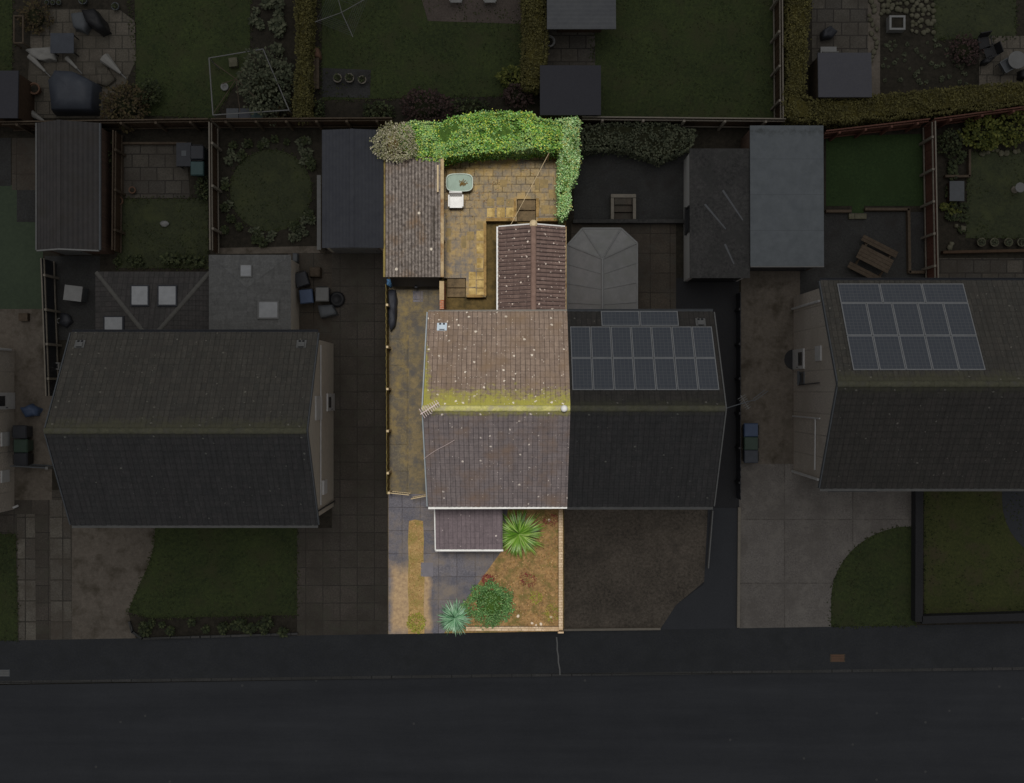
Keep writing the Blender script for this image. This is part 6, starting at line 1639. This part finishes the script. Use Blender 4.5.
# barbecue and bins on the slab patio garden
p = P(184, 154, .9); t = thing('barbecue', 'dark square barbecue on the slab patio by the round lawn fence', 'barbecue', (p.x, p.y, .008))
MB().box(p.x - .33, p.y - .55, .75, p.x + .33, p.y + .5, .95).build('hood', M['dark_d'], t); MB().box(p.x - .1, p.y - .1, .952, p.x + .12, p.y + .14, .97).build('thermometer_plate', M['grey_d'], t)
for s in (-1, 1):
    for e in (-.48, .42): MB().tube((p.x + s * .28, p.y + e, .01), (p.x + s * .28, p.y + e, .748), .03).build('leg', M['black_d'], t)
bin_('compost_bin', 'teal bin behind the dark barbecue', 197, 152, 'teal_d', 'dark_d', .0); bin_('compost_bin', 'dark teal bin below another beside the barbecue', 197, 168, 'teal_d', 'teal_d', .0)
lump('plastic_bag', 'pale green bag in the bed beside the ribbed brown shed', 'bag', [(103, 142), (112, 141), (114, 149), (105, 151)], .35, 'green_d', .7, sag=.08, zb=.002)
rr_ = rockmesh('white_d', .2, 4, 'stone_ornament'); tag(rr_, 'white stone ornament lying on the dark lawn', 'ornament'); rr_.location = P(165, 224) + Vector((0, 0, .01)); rr_.scale = (1.1, .8, .8)
# box in the alley yard near pots
lump('wire_coil', 'tangled grey coil beside the small white pots', 'coil', [(62, 313), (70, 314), (74, 322), (68, 328), (61, 324)], .3, 'dark_d', .5, sag=.1, zb=.008)
p = P(55, 366, .4); t = thing('storage_box', 'small white framed box in the alley yard near the eaves', 'box', (p.x, p.y, .008)); MB().box(p.x - .17, p.y - .17, .01, p.x + .17, p.y + .17, .35).build('body', M['white_d'], t); MB().box(p.x - .1, p.y - .1, .352, p.x + .1, p.y + .1, .36).build('lid', M['black_d'], t)
p = P(23, 317, .3); tag(MB().obox((p.x, p.y, .16), (.4, .36, .3)).build('wooden_crate', M['wood_d']), 'pale wooden crate on the alley below the green surface', 'crate')
# garden furniture at the gravel corner near the top edge
gchair('white garden chair on the pink gravel near the top edge', 456, -3, 'white_d', 0); gchair('white garden chair on pink gravel, nearer the olive hedge', 490, -3, 'white_d', 0)

# ================================================================== LIGHT, SKY, CAMERA
EL, AZ = 79.0, 0.0          # sun over the top of the picture (+y)
w = bpy.data.worlds.new("World"); sc.world = w; w.use_nodes = True
nt = w.node_tree; bg = nt.nodes['Background']
sky = nt.nodes.new('ShaderNodeTexSky'); sky.sky_type = 'NISHITA'; sky.sun_disc = False
sky.sun_elevation = R(EL); sky.sun_rotation = R(0); sky.dust_density = 4.0; sky.ozone_density = .6
hs = nt.nodes.new('ShaderNodeHueSaturation'); hs.inputs['Saturation'].default_value = .12
nt.links.new(sky.outputs[0], hs.inputs['Color']); nt.links.new(hs.outputs[0], bg.inputs['Color'])
bg.inputs['Strength'].default_value = 0.05
sl = bpy.data.lights.new('sun', 'SUN'); sl.energy = 4.0; sl.angle = R(14); sl.color = (1, .965, .91)
so = bpy.data.objects.new('sun', sl); COL.objects.link(so)
so.rotation_euler = (-R(90 - EL), 0, 0)       # light comes from +y and above
so.location = (0, 30, 60)
so.light_linking.receiver_collection = SUN_LINKED  # sun limited to the middle plot by linking; nothing blocks it elsewhere
cam = bpy.data.cameras.new('camera'); co = bpy.data.objects.new('camera', cam); COL.objects.link(co)
co.location = (0, 0, H); co.rotation_euler = (0, 0, 0)
cam.sensor_width = 36; cam.lens = F / 1024 * 36; cam.clip_end = 1000; cam.clip_start = 1
cam.shift_y = 0.0
sc.camera = co
for o in bpy.data.objects:
    if '_b' in o: del o['_b']
sc.view_settings.view_transform = 'Standard'; sc.view_settings.look = 'None'; sc.view_settings.exposure = -0.585; sc.view_settings.gamma = 1
sc.view_settings.use_curve_mapping = False
sc.render.engine = 'CYCLES'
sc.cycles.max_bounces = 5; sc.cycles.diffuse_bounces = 3; sc.cycles.use_denoising = True
